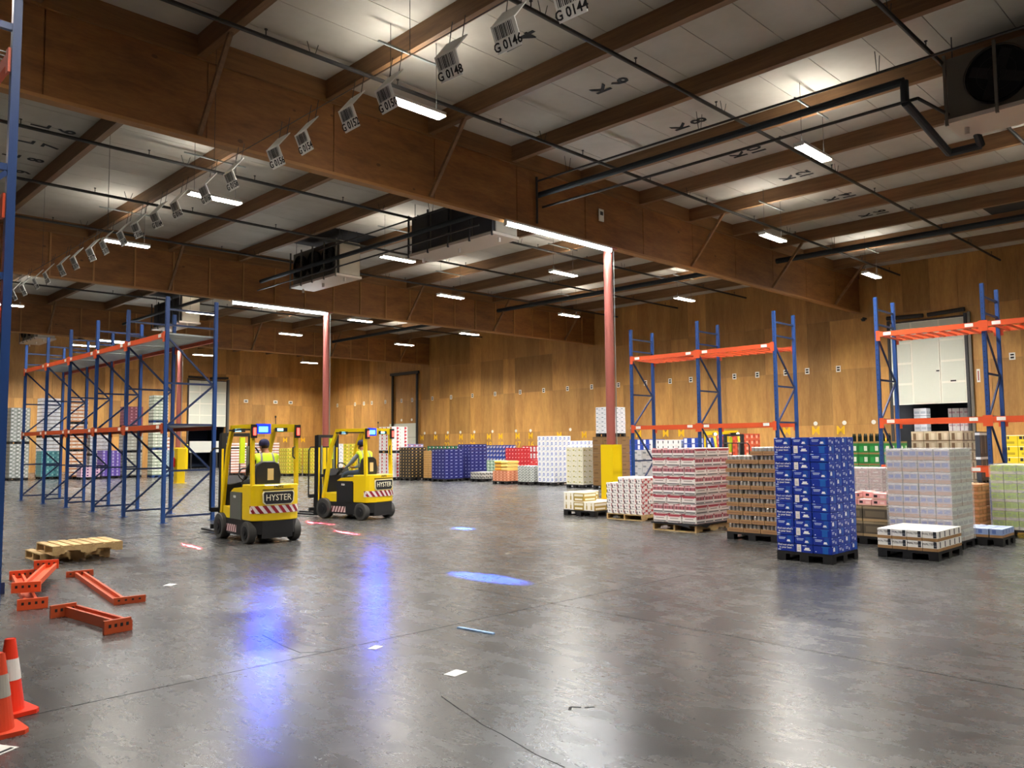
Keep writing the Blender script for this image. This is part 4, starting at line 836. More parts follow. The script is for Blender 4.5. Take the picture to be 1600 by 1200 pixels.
load('tray_load', 'grey green wrapped trays, below the maroon cartons', 17.0, 49.8, 1.0, .95, 2.95, 3, 3, 14, ggF, ggF, T('gg_top', 'b8b8a8'), tiers=2, film=True)
load('maroon_load', 'maroon cartons with white stickers, on top of the grey green trays', 17.0, 49.8, 1.0, .95, 1.25, 4, 4, 6, P('maroon_print', '8a4a5c', (.2, .3, .6, .7, 'b88090')), MATS['maroon_print'], T('maroon_top', '9a6070'), z0=2.96)
tgF = P('pale_green_tray', 'dde2d4', (0, 0, 1, .35, '8a9a80'), (.1, .5, .5, .85, 'b8c4ae'))
load('tray_load', 'tall pale green wrapped trays, beside the maroon cartons', 18.2, 48.7, .85, .78, 4.86, 3, 3, 24, tgF, tgF, T('pg_top', 'd0d8c8'), tiers=3, pallet='blue')
load('carton_load', 'pale blue grey cartons, on blue pallets left of the farthest column', 18.85, 49.6, .98, .98, 1.58, 4, 4, 7, P('blue_grey_print', '8aa2b0', (.2, .3, .6, .7, 'b4c6ce')), MATS['blue_grey_print'], T('bg_top', 'a0b2bc'), pallet='blue')
load('tray_load', 'brown and white trays, behind the pale blue grey cartons', 19.6, 52.0, 1.1, 1.0, 2.4, 3, 3, 10, trF, trF, T('white_top', 'e6e6e6'))
# goods on the rack at the left edge
edF = P('edge_red', 'c03a2a', (.2, .3, .7, .7, 'e6c8b0')); edY = P('edge_yellow', 'd8a83a', (.2, .3, .7, .7, 'e8dcc0')); edW = P('edge_white', 'dcd4c8', (.2, .3, .7, .7, 'b84a3a'))
load('shelf_load', 'red and cream packs, on the middle level of the left-edge rack', 1.02, 9.5, .85, 1.9, .66, 3, 5, 4, edF, edW, T('edge_top', 'd0b8a0'), z0=4.34, pallet=None)
load('shelf_load', 'yellow and red packs, on the lower level of the left-edge rack', 1.02, 9.5, .85, 1.9, .8, 3, 5, 5, edY, edF, T('edge_top', 'd0b8a0'), z0=3.19, pallet=None)
load('shelf_load', 'white and red packs, on the floor under the left-edge rack', .98, 9.4, .9, 2.0, 1.9, 3, 5, 9, edW, edF, T('edge_top', 'd0b8a0'), pallet='wood')

# ------------------------------------------------------------------ forklifts
Y_ = mat('forklift_yellow', 'e9c60e', .35, coat=.3); CH = mat('chassis_black', '1c1c1e', .5); GP = mat('battery_grey', '5d5f58', .5)
def forklift(label, loc, rz, side_m, num, blue=True, face=False):
    t = thing('forklift', label, 'forklift', loc, (0, 0, rz), group='yellow electric forklifts')      # origin on the floor under the rear axle, +y is forward
    W = .46
    ch = MB().box(-W, -.18, .13, W, 1.32, .42)
    ch.prism([(-W, -.18), (-W+.04, -.36), (-.3, -.5), (.3, -.5), (W-.04, -.36), (W, -.18)], 'z', .18, .42); ob('chassis', ch.mesh('chassis', CH), t)
    ob('rear_bumper', MB().box(-.3, -.49, .1, .3, -.3, .2).mesh('rear_bumper', CH), t)
    arc = [(-W, .06), (-W, -.36), (-W+.05, -.43), (-.25, -.5), (0, -.52), (.25, -.5), (W-.05, -.43), (W, -.36), (W, .06)]
    cwt = ob('counterweight', MB().prism(arc, 'z', .42, 1.08).mesh('counterweight', Y_, bevel=.012), t)
    ob('vent_slot', MB().box(-.3, -.523, .985, .3, -.49, 1.0).mesh('vent_slot', CH), cwt)
    ob('hood', MB().prism([(-.05, 1.02), (.1, 1.03), (.5, 1.0), (.62, .94), (.62, .9), (-.05, .9)], 'x', -W+.01, W-.01).mesh('hood', Y_), t)
    ob('battery_panel', MB().box(-W-.01, .08, .42, -W+.03, .62, .93).mesh('battery_panel', side_m), t); ob('battery_panel', MB().box(W-.03, .08, .42, W+.01, .62, .93).mesh('battery_panel', side_m), t)
    ob('battery_box', MB().box(-W+.03, .05, .42, W-.03, .62, .9).mesh('battery_box', CH), t)
    ob('step_cowl', MB().prism([(.62, .42), (1.16, .42), (1.16, .62), (1.05, .64), (.62, .6)], 'x', -W+.02, W-.02).mesh('step_cowl', Y_), t)
    ob('dashboard', MB().prism([(1.02, .6), (1.2, .6), (1.2, 1.2), (1.1, 1.22), (1.02, 1.05)], 'x', -.38, .38).mesh('dashboard', CH), t)
    st = ob('steering_column', MB().bar((-.05, 1.05, 1.05), (-.05, .86, 1.22), .05, .05).mesh('steering_column', CH), t)
    sw = MB(); cN = Vector((-.05, .85, 1.23)); e1 = Vector((1, 0, 0)); e2 = Vector((0, .55, .83)).normalized()
    for k in range(14):
        a, b = 2*math.pi*k/14, 2*math.pi*(k+1)/14; sw.bar(cN+(e1*math.cos(a)+e2*math.sin(a))*.16, cN+(e1*math.cos(b)+e2*math.sin(b))*.16, .025, .025)
    sw.bar(cN-e1*.16, cN+e1*.16, .02, .02); ob('steering_wheel', sw.mesh('steering_wheel', CH), st)
    # seat
    ob('seat_cushion', MB().box(-.24, .08, .99, .24, .52, 1.06).mesh('seat_cushion', CH, bevel=.03), t)
    sb = ob('seat_back', MB().prism([(-.24, 1.04), (-.26, 1.25), (-.22, 1.45), (-.12, 1.51), (.12, 1.51), (.22, 1.45), (.26, 1.25), (.24, 1.04)], 'y', -.06, .06).mesh('seat_back', CH, bevel=.02), t)
    ob('sticker', MB().box(-.02, -.066, 1.15, .1, -.06, 1.37).mesh('sticker', mat('sticker_cream', 'd8c088', .6)), sb); ob('seat_base', MB().box(-.22, .04, .93, .22, .5, .99).mesh('seat_base', CH), t)
    # overhead guard
    ZT = 2.21
    for s in (-1, 1):
        ob('rear_post', MB().bar((s*(W-.03), -.34, 1.05), (s*(W-.03), -.3, ZT-.04), .06, .08, up=(0, 1, 0)).mesh('rear_post', Y_), t)
        ob('front_post', MB().bar((s*(W-.03), 1.12, .5), (s*(W-.03), .86, 1.75), .06, .09, up=(0, 1, 0)).bar((s*(W-.03), .86, 1.75), (s*(W-.03), .66, ZT-.06), .06, .09, up=(0, 1, 0)).mesh('front_post', Y_), t)
        ob('roof_rail', MB().bar((s*(W-.03), -.32, ZT-.04), (s*(W-.03), .68, ZT-.04), .06, .07).mesh('roof_rail', Y_), t)
    ob('roof_beam', MB().box(-W, -.34, ZT-.15, W, -.28, ZT).mesh('roof_beam', Y_), t); ob('roof_beam', MB().box(-W, .62, ZT-.08, W, .7, ZT-.01).mesh('roof_beam', Y_), t)
    for k in range(5): ob('roof_bar', MB().box(-.3+k*.15-.015, -.3, ZT-.05, -.3+k*.15+.015, .64, ZT-.02).mesh('roof_bar', Y_), t)
    gh = ob('grab_handle', MB().tube([(W-.07, -.36, 1.78), (W-.13, -.4, 1.76), (W-.13, -.4, 1.6), (W-.07, -.36, 1.56)], .014, 6).mesh('grab_handle', CH), t)
    # lights
    for s in (-1, 1):
        h = ob('tail_light', MB().box(s*(W-.03)-.05, -.41, 1.95, s*(W-.03)+.05, -.35, 2.2).mesh('tail_light', CH), t)
        ob('red_lens', MB().box(s*(W-.03)-.025, -.42, 2.0, s*(W-.03)+.025, -.41, 2.14).mesh('red_lens', emitter('tail_red', 'ff3a30', 3.0)), h)
    bl = ob('beacon', MB().box(-.38, -.36, 2.03, -.1, -.3, 2.21).mesh('beacon', emitter('beacon_case_glow', '0c1fd0', 1.6 if blue else .2)), t); ob('blue_lens', MB().box(-.33, -.375, 2.06, -.16, -.36, 2.16).mesh('blue_lens', emitter('beacon_blue', '2f7cff', 6.0)), bl)  # case glow stands in for the lamp's blue light on the guard plate
    if blue: area('beacon_lamp', t, (-.2, -.39, 2.08), .2, .1, 10, (rad(-80), 0, -.5), (.015, .07, 1), 130)
    for x, y in ((.1, -.38), (-.36, .5)):
        wl_ = ob('work_light', MB().box(x-.11, y-.03, 2.07, x+.11, y+.04, 2.14).mesh('work_light', CH), t); ob('lens', MB().box(x-.09, y-.04, 2.085, x+.02, y-.03, 2.125).mesh('lens', emitter('work_cyan', '7ad0ff', 5.)), wl_)
    ob('antenna', MB().cyl((.02, -.3, ZT), (.02, -.3, ZT+.14), .006, 5).cyl((.02, -.3, ZT+.12), (.02, -.3, ZT+.16), .014, 6).mesh('antenna', CH), t)
    if face:
        for s in (-1, 1):
            hl = ob('head_light', MB().cyl((s*.41, .72, 2.08), (s*.41, .8, 2.08), .07, 14).mesh('head_light', CH), t); ob('lens', MB().cyl((s*.41, .8, 2.08), (s*.41, .81, 2.08), .06, 14).mesh('lens', emitter('head_lamp', 'fffbe0', 150. if s > 0 else .6)), hl)
    # wheels
    for s in (-1, 1):
        for y, r, wd in ((-.22, .205, .15), (1.05, .25, .18)):
            x = s*(W-.02); whl = ob('wheel', MB().cyl((x-wd/2, y, r), (x+wd/2, y, r), r, 26).mesh('wheel', M_rub, bevel=.015), t)
            ob('hub', MB().cyl((x+s*wd*.5, y, r), (x+s*(wd*.5+.012), y, r), r*.6, 18).cyl((x+s*(wd*.5+.012), y, r), (x+s*(wd*.5+.03), y, r), r*.28, 12).mesh('hub', CH), whl)
    # mast, carriage, forks, load backrest
    for s in (-1, 1):
        ob('mast_rail', MB().box(s*.3-.045, 1.42, .07, s*.3+.045, 1.56, 2.06).mesh('mast_rail', CH), t); ob('mast_channel', MB().box(s*.3-.05, 1.4, .3, s*.3-.01, 1.42, 1.75).mesh('mast_channel', Y_), t)
        ob('lift_cylinder', MB().cyl((s*.21, 1.46, .1), (s*.21, 1.46, 1.8), .03, 10).mesh('lift_cylinder', M_galv), t)
        ob('fork', MB().box(s*.22-.05, 1.66, .03, s*.22+.05, 2.72, .07).box(s*.22-.05, 1.62, .03, s*.22+.05, 1.67, .55).mesh('fork', CH), t)
    for z in (.12, 1.0, 2.0): ob('mast_crossmember', MB().box(-.34, 1.43, z, .34, 1.5, z+.07).mesh('mast_crossmember', CH), t)
    ob('mast_plate', MB().box(.02, 1.38, 1.45, .12, 1.43, 1.98).mesh('mast_plate', mat('hi_vis', 'd8ee28', .4)), t)
    for z in (.15, .48): ob('carriage_bar', MB().box(-.48, 1.57, z, .48, 1.62, z+.09).mesh('carriage_bar', CH), t)
    ob('mast_mount', MB().box(-.3, 1.3, .15, .3, 1.44, .35).mesh('mast_mount', CH), t)
    br = MB().tube([(-.5, 1.6, .5), (-.5, 1.6, 1.68), (-.44, 1.6, 1.76), (.44, 1.6, 1.76), (.5, 1.6, 1.68), (.5, 1.6, .5)], .018, 6)
    for x in (-.3, -.1, .1, .3): br.cyl((x, 1.6, .5), (x, 1.6, 1.76), .012, 6)
    ob('load_backrest', br.mesh('load_backrest', CH), t)
    # decals
    pl = ob('name_plate', MB().prism([(-.28, .77), (-.24, .73), (.24, .73), (.28, .78), (.29, .92), (.27, .95), (-.27, .95), (-.29, .92)], 'y', -.53, -.5).mesh('name_plate', CH), t)
    ob('plate_rim', MB().prism([(-.3, .76), (-.25, .715), (.25, .715), (.3, .77), (.31, .93), (.285, .965), (-.285, .965), (-.31, .93)], 'y', -.525, -.5).mesh('plate_rim', mat('cream_rim', 'f4ecc8', .5)), pl)
    ob('lettering', text('HYSTER', .2, 'cream_ink'), pl, mw=Matrix.Translation((0, 0, 0)) @ frame((.72,0,0), (0,0,.82), (0,-1,0), (0, -.531, .842)))
    ob('fleet_number', text('74392', .075), t, mw=on_negy((0, -.52, 1.045)))
    ob('side_number', text('7628', .06, 'white_ink'), t, mw=on_negx((-W-.012, .4, .84)))
    hs = MB(); hr = MB(); a = [(-W-.002, -.3), (-W-.002, -.36), (-W+.05, -.434), (-.25, -.504), (0, -.524), (.25, -.504), (W-.05, -.434), (W+.002, -.36), (W+.002, -.3)]
    z0, z1, e = .56, .7, .004
    # walk round the rear face in arc length, white band with slanted red bars
    seg = [(Vector(p), Vector(q)) for p, q in zip(a[:-1], a[1:])]; ln = [(q-p).length for p, q in seg]; tot = sum(ln)
    def at(s, z, off):
        s = min(max(s, 0), tot-1e-6); k = 0
        while s > ln[k]: s -= ln[k]; k += 1
        p, q = seg[k]; d = (q-p).normalized(); n = Vector((d.y, -d.x)); n = n if n.y < 0 or abs(n.y) < .3 else -n
        c = p+d*s; out = Vector((c.x, c.y-.0)) - Vector((0, .2)); out.normalize()
        return (c.x+out.x*off, c.y+out.y*off, z)
    nS = 40
    for k in range(nS): hs.quad([at(tot*k/nS, z0, e), at(tot*(k+1)/nS, z0, e), at(tot*(k+1)/nS, z1, e), at(tot*k/nS, z1, e)])
    nb = 8; bw = tot/nb
    for k in range(nb):
        for m_ in range(6):
            za, zb = z0+(z1-z0)*m_/6, z0+(z1-z0)*(m_+1)/6; sa = bw*k+bw*.75*(1-m_/6)-bw*.1; sb_ = bw*k+bw*.75*(1-(m_+1)/6)-bw*.1
            q = [at(sa, za, e*2), at(sa+bw*.5, za, e*2), at(sb_+bw*.5, zb, e*2), at(sb_, zb, e*2)]
            hr.quad(q)
    hb = ob('hazard_band', hs.mesh('hazard_band', mat('hazard_white', 'e8e2e0', .5)), t); ob('hazard_stripes', hr.mesh('hazard_stripes', mat('hazard_red', '8e1228', .5)), hb)
    for s in (-1, 1):
        x = s*(W+.004); b1 = MB().box(min(x, x-s*.003), .32, .17, max(x, x-s*.003), .92, .31).mesh('side_band', mat('hazard_pink', 'e2c4c0', .5)); sb2 = ob('side_band', b1, t); r2 = MB(); xo = s*(W+.006)
        for k in range(6): r2.quad([(xo, .33+k*.1+.06, .17), (xo, .33+k*.1+.1, .17), (xo, .33+k*.1+.04, .31), (xo, .33+k*.1, .31)])
        ob('hazard_stripes', r2.mesh('hazard_stripes', mat('hazard_dark', '5a1a20', .5)), sb2)
    if blue:
        M = Matrix.Translation(loc) @ Matrix.Rotation(rz, 4, 'Z')
        return t, M
    return t, None
def spot(parent, M, frm, target, watts, size, col):
    l = bpy.data.lights.new('floor_spot', 'SPOT'); l.energy = watts; l.spot_size = size; l.spot_blend = .6; l.color = col; l.shadow_soft_size = .01
    o = ob('floor_spot', l, parent); tl = M.inverted() @ Vector(target); o.location = frm; o.rotation_euler = (tl-Vector(frm)).to_track_quat('-Z', 'Y').to_euler()
def zone_light(parent, s, reach):
    """red zone-marking bar under the roof rail, throwing a line on the floor beside the truck"""
    ob('zone_light', MB().box(s*.49-.025, -.3, 2.09, s*.49+.025, .62, 2.12).mesh('zone_light', CH), parent)
    l = bpy.data.lights.new('zone_line', 'AREA'); l.shape = 'RECTANGLE'; l.size = .92; l.size_y = .03; l.spread = rad(2.2); l.energy = 170; l.color = (1, .03, .05)
    z = -Vector((s*reach, 0, -2.07)).normalized(); x = Vector((0, 1, 0)); y = z.cross(x)
    ob('zone_line', l, parent, mw=frame(tuple(x), tuple(y), tuple(z), Vector((s*.49, .16, 2.08))-z*.02))
F1, F2 = (7.5, 14.32, 0), (11.46, 16.72, 0)
f1, Mf1 = forklift('yellow forklift with a grey battery panel, nearer the blue rack', F1, rad(-4), GP, '74392')
f2, Mf2 = forklift('yellow forklift with a black battery panel, seen further off from its side', F2, rad(11), CH, '76284')
f3, Mf3 = forklift('yellow forklift facing us with a glaring headlamp, behind the right-hand rack', (25.9, 15.6, 0), rad(140), CH, '', False, True)
BL = (.03, .14, 1)
spot(f1, Mf1, (-.1, -.45, 2.0), (7.46, 8.17, 0), 90000, rad(5.2), BL); spot(f2, Mf2, (-.1, -.42, 2.0), (11.41, 13.15, 0), 60000, rad(6), BL)
zone_light(f1, -1, .85); zone_light(f1, 1, 1.3); zone_light(f2, -1, .95)

# ------------------------------------------------------------------ drivers
SKN = mat('skin', 'b07a5a', .55); JEAN = mat('jeans', '3c4a5e', .8); SLV = {}; VEST = mat('vest_yellow', 'd2f01e', .6, emit=.0); REFL = mat('vest_strip', '8f938c', .4); BOOT = mat('boot_tan', 'a07c58', .7); CAP = mat('cap_navy', '1c2352', .7); HAIR = mat('hair', '2a2018', .8)
def person(label, parent_M, sleeve, trouser, boot, extras, lean=0., turn=0.):
    """seated driver; local frame as the forklift's: seat at y .3, z 1.16, +y forward"""
    pts = {}; edges = []; rr = {}; kind = {}
    def pt(n, p, r, k): pts[n] = Vector(p); rr[n] = r; kind[n] = k
    pt('pelvis', (0, .2, 1.26), (.17, .13), 'leg'); pt('waist', (0, .19, 1.4), (.16, .12), 'torso'); pt('chest', (0, .2+lean*.5, 1.6), (.19, .13), 'torso'); pt('neckb', (0, .23+lean, 1.76), (.1, .08), 'torso')
    pt('neck', (0, .25+lean, 1.82), (.055, .06), 'skin'); pt('jaw', (0+turn*.02, .29+lean, 1.87), (.065, .075), 'skin'); pt('skull', (turn*.02, .28+lean, 1.95), (.08, .098), 'head'); pt('crown', (turn*.02, .27+lean, 2.0), (.065, .08), 'head')
    nd = Vector((math.sin(turn), math.cos(turn), 0)); pt('nose', Vector((turn*.02, .28+lean, 1.9))+nd*.1, (.014, .014), 'skin')
    edges += [('pelvis', 'waist'), ('waist', 'chest'), ('chest', 'neckb'), ('neckb', 'neck'), ('neck', 'jaw'), ('jaw', 'skull'), ('skull', 'crown'), ('jaw', 'nose')]
    for s, sd in ((-1, 'l'), (1, 'r')):
        pt('sh'+sd, (s*.19, .21+lean, 1.7), (.075, .075), 'torso'); pt('el'+sd, (s*.27, .4+lean, 1.46), (.05, .05), 'arm'); pt('wr'+sd, (s*.16, .7, 1.36), (.034, .03), 'arm'); pt('pa'+sd, (s*.13, .77, 1.36), (.036, .02), 'hand')
        edges += [('chest', 'sh'+sd), ('sh'+sd, 'el'+sd), ('el'+sd, 'wr'+sd), ('wr'+sd, 'pa'+sd)]
        for k in range(4):
            a = 'f%d%s' % (k, sd); b = 'g%d%s' % (k, sd); L = (.05, .056, .052, .042)[k]
            pt(a, (s*(.16-.022*k), .81, 1.375-.004*k), (.01, .01), 'hand'); pt(b, (s*(.155-.022*k), .81+L*.6, 1.35-.01*k), (.008, .008), 'hand'); edges += [('pa'+sd, a), (a, b)]
        pt('t'+sd, (s*.09, .77, 1.385), (.011, .011), 'hand'); pt('u'+sd, (s*.075, .81, 1.38), (.009, .009), 'hand'); edges += [('pa'+sd, 't'+sd), ('t'+sd, 'u'+sd)]
        pt('hip'+sd, (s*.1, .26, 1.24), (.1, .095), 'leg'); pt('kn'+sd, (s*.19, .72, 1.21), (.068, .068), 'leg'); pt('an'+sd, (s*.2, .84, .78), (.045, .05), 'leg'); pt('he'+sd, (s*.2, .83, .7), (.045, .05), 'boot'); pt('to'+sd, (s*.21, 1.0, .68), (.045, .035), 'boot')
        edges += [('pelvis', 'hip'+sd), ('hip'+sd, 'kn'+sd), ('kn'+sd, 'an'+sd), ('an'+sd, 'he'+sd), ('he'+sd, 'to'+sd)]
    nm = list(pts); me = bpy.data.meshes.new('skeleton'); me.from_pydata([pts[n] for n in nm], [(nm.index(a), nm.index(b)) for a, b in edges], [])
    o = bpy.data.objects.new('tmp', me); C.objects.link(o); sk = o.modifiers.new('skin', 'SKIN'); sk.use_smooth_shade = True
    for i, n in enumerate(nm): me.skin_vertices[0].data[i].radius = rr[n]; me.skin_vertices[0].data[i].use_root = (n == 'pelvis')
    ss = o.modifiers.new('sub', 'SUBSURF'); ss.levels = 2; ss.render_levels = 2
    dg = bpy.context.evaluated_depsgraph_get(); bm_ = bpy.data.meshes.new_from_object(o.evaluated_get(dg)); bpy.data.objects.remove(o)
    bm_.name = 'person_body'; bm_.materials.clear()
    order = {'torso': 0, 'arm': 0, 'leg': 1, 'boot': 2, 'skin': 3, 'hand': 3, 'head': 3}
    for m in (sleeve, trouser, boot, SKN): bm_.materials.append(m)
    segs = [(pts[a], pts[b], kind[b] if b[:2] not in ('el',) else 'arm') for a, b in edges]
    vk = []
    for f in bm_.polygons:
        c = f.center; best = (9, None)
        for a, b, k in segs:
            ab = b-a; tt = max(0, min(1, (c-a).dot(ab)/ab.length_squared)); d = (c-(a+ab*tt)).length
            if d < best[0]: best = (d, k)
        f.material_index = order[best[1]]; f.use_smooth = True; vk.append(best[1])
    t = ob('person', bm_, None); t.matrix_world = parent_M @ Matrix.Translation((.05, -.02, -.12)); tag(t, label, 'person')
    # vest: the torso surface lifted off the body
    tv = [f for f, k in zip(bm_.polygons, vk) if k == 'torso' and 1.3 < f.center.z < 1.79]
    ids = sorted({v for f in tv for v in f.vertices}); mp = {v: i for i, v in enumerate(ids)}
    vm = bpy.data.meshes.new('vest'); vm.from_pydata([bm_.vertices[v].co+bm_.vertices[v].normal*.018 for v in ids], [], [[mp[v] for v in f.vertices] for f in tv]); vm.materials.append(VEST); vm.materials.append(REFL)
    for f in vm.polygons:
        c = f.center; f.use_smooth = True
        f.material_index = 1 if (abs(abs(c.x)-.115) < .022 and c.z > 1.42) or abs(c.z-1.42) < .025 else 0
    vo = ob('vest', vm, t); so = vo.modifiers.new('thick', 'SOLIDIFY'); so.thickness = .008
    # cap and hair
    hc = pts['skull']; cp = MB(); nL = 16
    prof = [(.105, -.02), (.11, .02), (.1, .06), (.07, .095), (.02, .11)]
    for (r0, z0), (r1, z1) in zip(prof[:-1], prof[1:]):
        for k in range(nL):
            a, b = 2*math.pi*k/nL, 2*math.pi*(k+1)/nL
            q = lambda r, a_, z: (hc.x+r*.9*math.cos(a_), hc.y+r*1.08*math.sin(a_), hc.z+z)
            cp.quad([q(r0, a, z0), q(r0, b, z0), q(r1, b, z1), q(r1, a, z1)])
    cp.quad([(hc.x+.02*math.cos(2*math.pi*k/nL), hc.y+.02*math.sin(2*math.pi*k/nL), hc.z+.11) for k in range(nL)])
    co = ob('cap', cp.mesh('cap', CAP, smooth=True), t); sd_ = Vector((nd.y, -nd.x, 0)); c0 = hc+Vector((0, 0, -.005))
    ob('cap_brim', MB().quad([c0+nd*.09-sd_*.085, c0+nd*.09+sd_*.085, c0+nd*.18+sd_*.05+Vector((0, 0, -.015)), c0+nd*.18-sd_*.05+Vector((0, 0, -.015))]).mesh('cap_brim', CAP), co)
    hr_ = MB()
    for (r0, z0), (r1, z1) in zip([(.085, -.075), (.1, -.04)], [(.1, -.04), (.104, -.015)]):
        for k in range(nL):
            a, b = 2*math.pi*k/nL, 2*math.pi*(k+1)/nL
            if Vector((math.cos((a+b)/2), math.sin((a+b)/2), 0)).dot(nd) > .25: continue
            q = lambda r, a_, z: (hc.x+r*.88*math.cos(a_), hc.y-.0+r*1.05*math.sin(a_), hc.z+z); hr_.quad([q(r0, a, z0), q(r0, b, z0), q(r1, b, z1), q(r1, a, z1)])
    ob('hair', hr_.mesh('hair', HAIR, smooth=True), t)
    for s in (-1, 1):
        ob('ear', MB().cyl(hc+sd_*s*.082+Vector((0, 0, -.05)), hc+sd_*s*.098+Vector((0, 0, -.05)), .026, 8, .02).mesh('ear', SKN), t)
        ob('eye', MB().cyl(hc+nd*.088+sd_*s*.032+Vector((0, 0, -.02)), hc+nd*.1+sd_*s*.032+Vector((0, 0, -.02)), .012, 8).mesh('eye', mat('eye_dark', '201814', .3)), t)
    ob('mouth', MB().bar(hc+nd*.087-sd_*.025+Vector((0, 0, -.085)), hc+nd*.087+sd_*.025+Vector((0, 0, -.085)), .012, .012).mesh('mouth', mat('lips', '8a4a40', .5)), t)
    if extras == 'mask':
        mk = MB(); zc = hc.z-.075
        for k in range(8):
            a, b = -1.15+2.3*k/8, -1.15+2.3*(k+1)/8
            q = lambda a_, z: tuple(Vector((hc.x, hc.y+.005, z))+nd*(.1*math.cos(a_))+sd_*(.088*math.sin(a_)))
            mk.quad([q(a, zc-.05), q(b, zc-.05), q(b, zc+.04), q(a, zc+.04)])
        ob('face_mask', mk.mesh('face_mask', mat('mask_black', '101014', .8)), t)
    return t
person('driver in a yellow hi-vis vest and navy cap seen from behind, in the nearer forklift', Mf1, mat('sleeve_black', '1d1e22', .8), mat('work_trousers', '2b2f33', .8), mat('boot_dark', '3a3028', .7), None, .0, -.3)
person('driver in jeans, grey sleeves, vest and black mask, in the further forklift', Mf2, mat('sleeve_grey', '8b98a6', .8), JEAN, BOOT, 'mask', .03, .35)

# ------------------------------------------------------------------ things lying on the floor
wood_pallet('pale wooden pallet lying on another pallet by the blue rack', 3.72, 13.85, 1.02, .9, .145, 0); wood_pallet('lower wooden pallet carrying another pallet, by the blue rack', 3.66, 14.25, 1.02, .9, 0, 0)
def loose_beam(label, p, q, m, w=.12, h=.06, conn=(.32, .05, .1), off=(0, 0), z=.002):
    p, q = Vector(p), Vector(q); d = q-p; L = d.length; t = thing('loose_rack_beam', label, 'rack beam', (p.x, p.y, z), (0, 0, math.atan2(d.y, d.x)), group='orange beams on the floor')
    ob('web', MB().box(0, -w/2, 0, L, w/2, h*.3).mesh('web', m), t); ob('flange', MB().box(0, -w/2, h*.3, L, -w/2+.03, h).mesh('flange', m), t); ob('flange', MB().box(0, w/2-.03, h*.3, L, w/2, h).mesh('flange', m), t)
    a, b, c = conn
    for x, o_ in ((-.02, off[0]), (L-.02, off[1])):
        e = ob('end_connector', MB().box(x, -a/2+o_, 0, x+.035, a/2+o_, c).mesh('end_connector', m), t); hl = MB()
        for k in range(4): hl.box(x-.002, -a/2+o_+.04+k*a/4.6, c*.45, x+.037, -a/2+o_+.065+k*a/4.6, c*.7)
        ob('rivet_holes', hl.mesh('rivet_holes', M_blk), e)
loose_beam('orange rack beam lying left of a V-shaped pair, by the left edge', (3.0, 12.75, 0), (2.58, 10.3, 0), M_or, .14, .07, (.3, .05, .12), (.05, .0))
loose_beam('orange rack beam lying right of a V-shaped pair, by the left edge', (3.36, 12.6, 0), (2.62, 10.75, 0), M_or, .16, .07, (.3, .05, .12), (-.05, .0), .125)
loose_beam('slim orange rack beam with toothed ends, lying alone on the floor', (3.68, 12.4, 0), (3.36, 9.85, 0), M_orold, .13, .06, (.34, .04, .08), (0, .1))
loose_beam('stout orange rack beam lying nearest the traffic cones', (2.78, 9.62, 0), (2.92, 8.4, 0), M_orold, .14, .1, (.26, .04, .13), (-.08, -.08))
t = thing('loose_upright', 'dark blue steel upright piece lying at the left edge', 'rack frame', (2.5, 11.62, .002), (0, 0, rad(109))); ob('post', MB().box(0, -.06, 0, 1.6, .06, .09).mesh('post', M_navy), t); ob('brace', MB().bar((.2, .06, .05), (.9, .5, .05), .05, .05).mesh('brace', M_navy), t); ob('foot_plate', MB().box(-.02, -.1, 0, .0, .1, .14).mesh('foot_plate', M_navy), t)
CONE = mat('cone_orange', 'f0391a', .45); CONE2 = mat('cone_faded', 'd8431c', .6)
def cone(label, x, y, m, col2, rz, h=.5):
    t = thing('traffic_cone', label, 'cone', (x, y, 0), (0, 0, rz), group='traffic cones'); n = 24
    ob('base', MB().prism([(-.15, -.12), (-.12, -.15), (.12, -.15), (.15, -.12), (.15, .12), (.12, .15), (-.12, .15), (-.15, .12)], 'z', 0, .028).mesh('base', m), t)
    rr_ = lambda z: .105-(z/h)*.072
    ob('body', MB().cyl((0, 0, .028), (0, 0, h), rr_(.028), n, rr_(h), caps=False).cyl((0, 0, h-.05), (0, 0, h), rr_(h)-.006, n, rr_(h)-.008, caps=True).mesh('body', m), t)
    z0, z1 = h*.46, h*.74; ob('reflective_collar', MB().cyl((0, 0, z0), (0, 0, z1), rr_(z0)+.002, n, rr_(z1)+.002, caps=False).mesh('reflective_collar', mat(col2, {'collar_white': 'e6e2dc', 'collar_dirty': 'a5a096'}[col2], .5)), t)
cone('bright orange traffic cone with a white collar, standing behind the other', 1.48, 6.42, CONE, 'collar_white', .15, .5); cone('worn orange traffic cone with a grubby collar, nearer the camera', 1.33, 6.03, CONE2, 'collar_dirty', .05, .5)
tag(ob('blue_stick', MB().bar((5.26, 6.13, .006), (5.32, 5.68, .006), .035, .012).mesh('blue_stick', mat('pale_blue_strip', '8fb4de', .5))), 'pale blue strip lying on the open floor', 'strip')
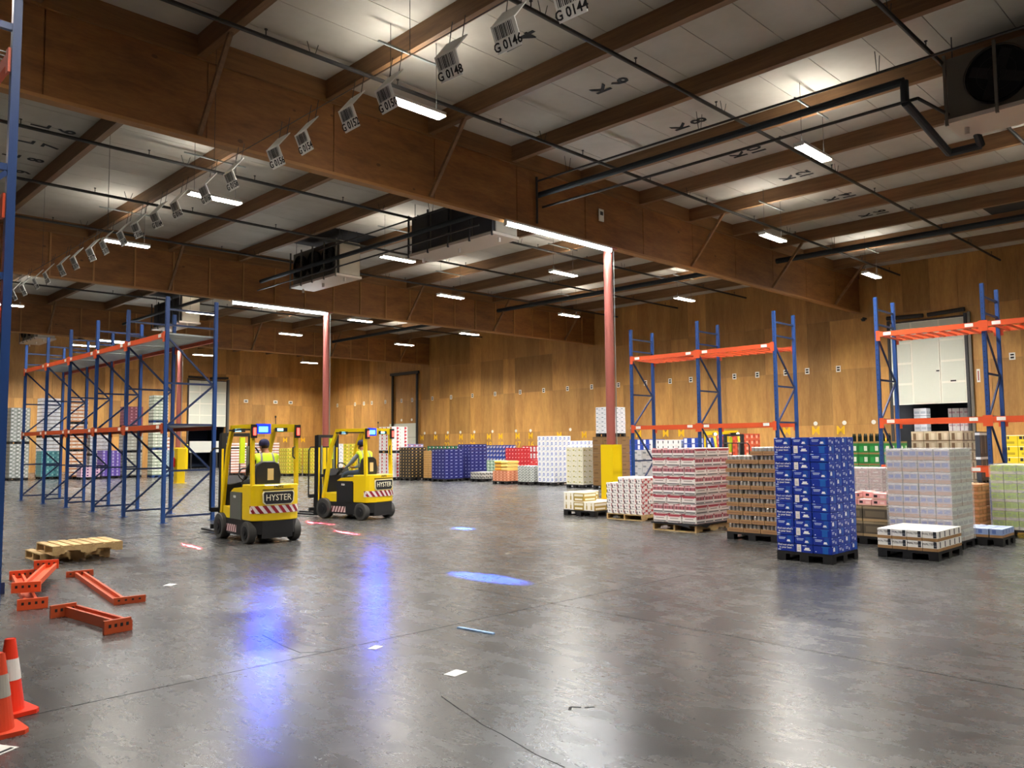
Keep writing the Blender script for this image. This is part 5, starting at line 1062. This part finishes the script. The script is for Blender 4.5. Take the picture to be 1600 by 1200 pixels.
for x, y, w_, r_, lb in ((4.25, 6.08, .12, .4, 'under the second blue reflection'), (4.22, 4.95, .16, .2, 'in the middle of the near floor'), (4.28, 10.75, .16, .7, 'right of the slim orange beam')):
    tag(ob('paper_scrap', MB().box(-w_/2, -w_*.35, .001, w_/2, w_*.35, .003).mesh('paper_scrap', M_tag), None, (x, y, 0), (0, 0, r_)), 'white paper label stuck to the floor %s' % lb, 'paper')
t = thing('floor_label', 'white floor label with a black bar in front of the cones', 'label', (1.2, 5.68, 0), (0, 0, .5)); ob('sheet', MB().box(-.14, -.1, .001, .14, .1, .003).mesh('sheet', M_tag), t); ob('print', MB().box(-.12, -.085, .003, .12, -.06, .004).box(.03, -.02, .003, .08, .05, .004).mesh('print', MATS['ink']), t)
for i, (x, y) in enumerate(((3.0, 13.9), (5.6, 13.2), (9.3, 9.6))):
    tag(ob('paper_scrap', MB().box(-.03, -.02, .001, .03, .02, .003).mesh('paper_scrap', mat('grubby_paper', 'b5b2aa', .7)), None, (x, y, 0), (0, 0, i*.7)), 'tiny paper scrap, %s counting from the wooden pallets' % ORD[i], 'paper', 'tiny floor scraps')
t = thing('fire_extinguisher', 'red fire extinguisher hung on the side wall past the dock door', 'extinguisher', (XW-.16, 10.75, 1.0)); RD = mat('extinguisher_red', 'b01c1c', .35)
ob('bottle', MB().cyl((0, 0, 0), (0, 0, .45), .1, 14).cyl((0, 0, .45), (0, 0, .52), .1, 14, .04).mesh('bottle', RD), t); ob('valve', MB().box(-.04, -.03, .52, .04, .03, .6).mesh('valve', M_blk), t); ob('label', MB().box(-.104, -.06, .15, -.1, .06, .32).mesh('label', M_tag), t); ob('wall_bracket', MB().box(.08, -.04, .1, .11, .04, .5).mesh('wall_bracket', M_blk), t)
t = thing('wall_sign', 'slim white sign with red print on the side wall above the extinguisher', 'sign', (XW-.06, 11.02, 4.7)); ob('plate', MB().box(-.012, -.07, -.3, 0, .07, .3).mesh('plate', M_tag), t); ob('print', MB().box(-.015, -.02, -.22, -.012, .02, .22).mesh('print', MATS['red_ink']), t)
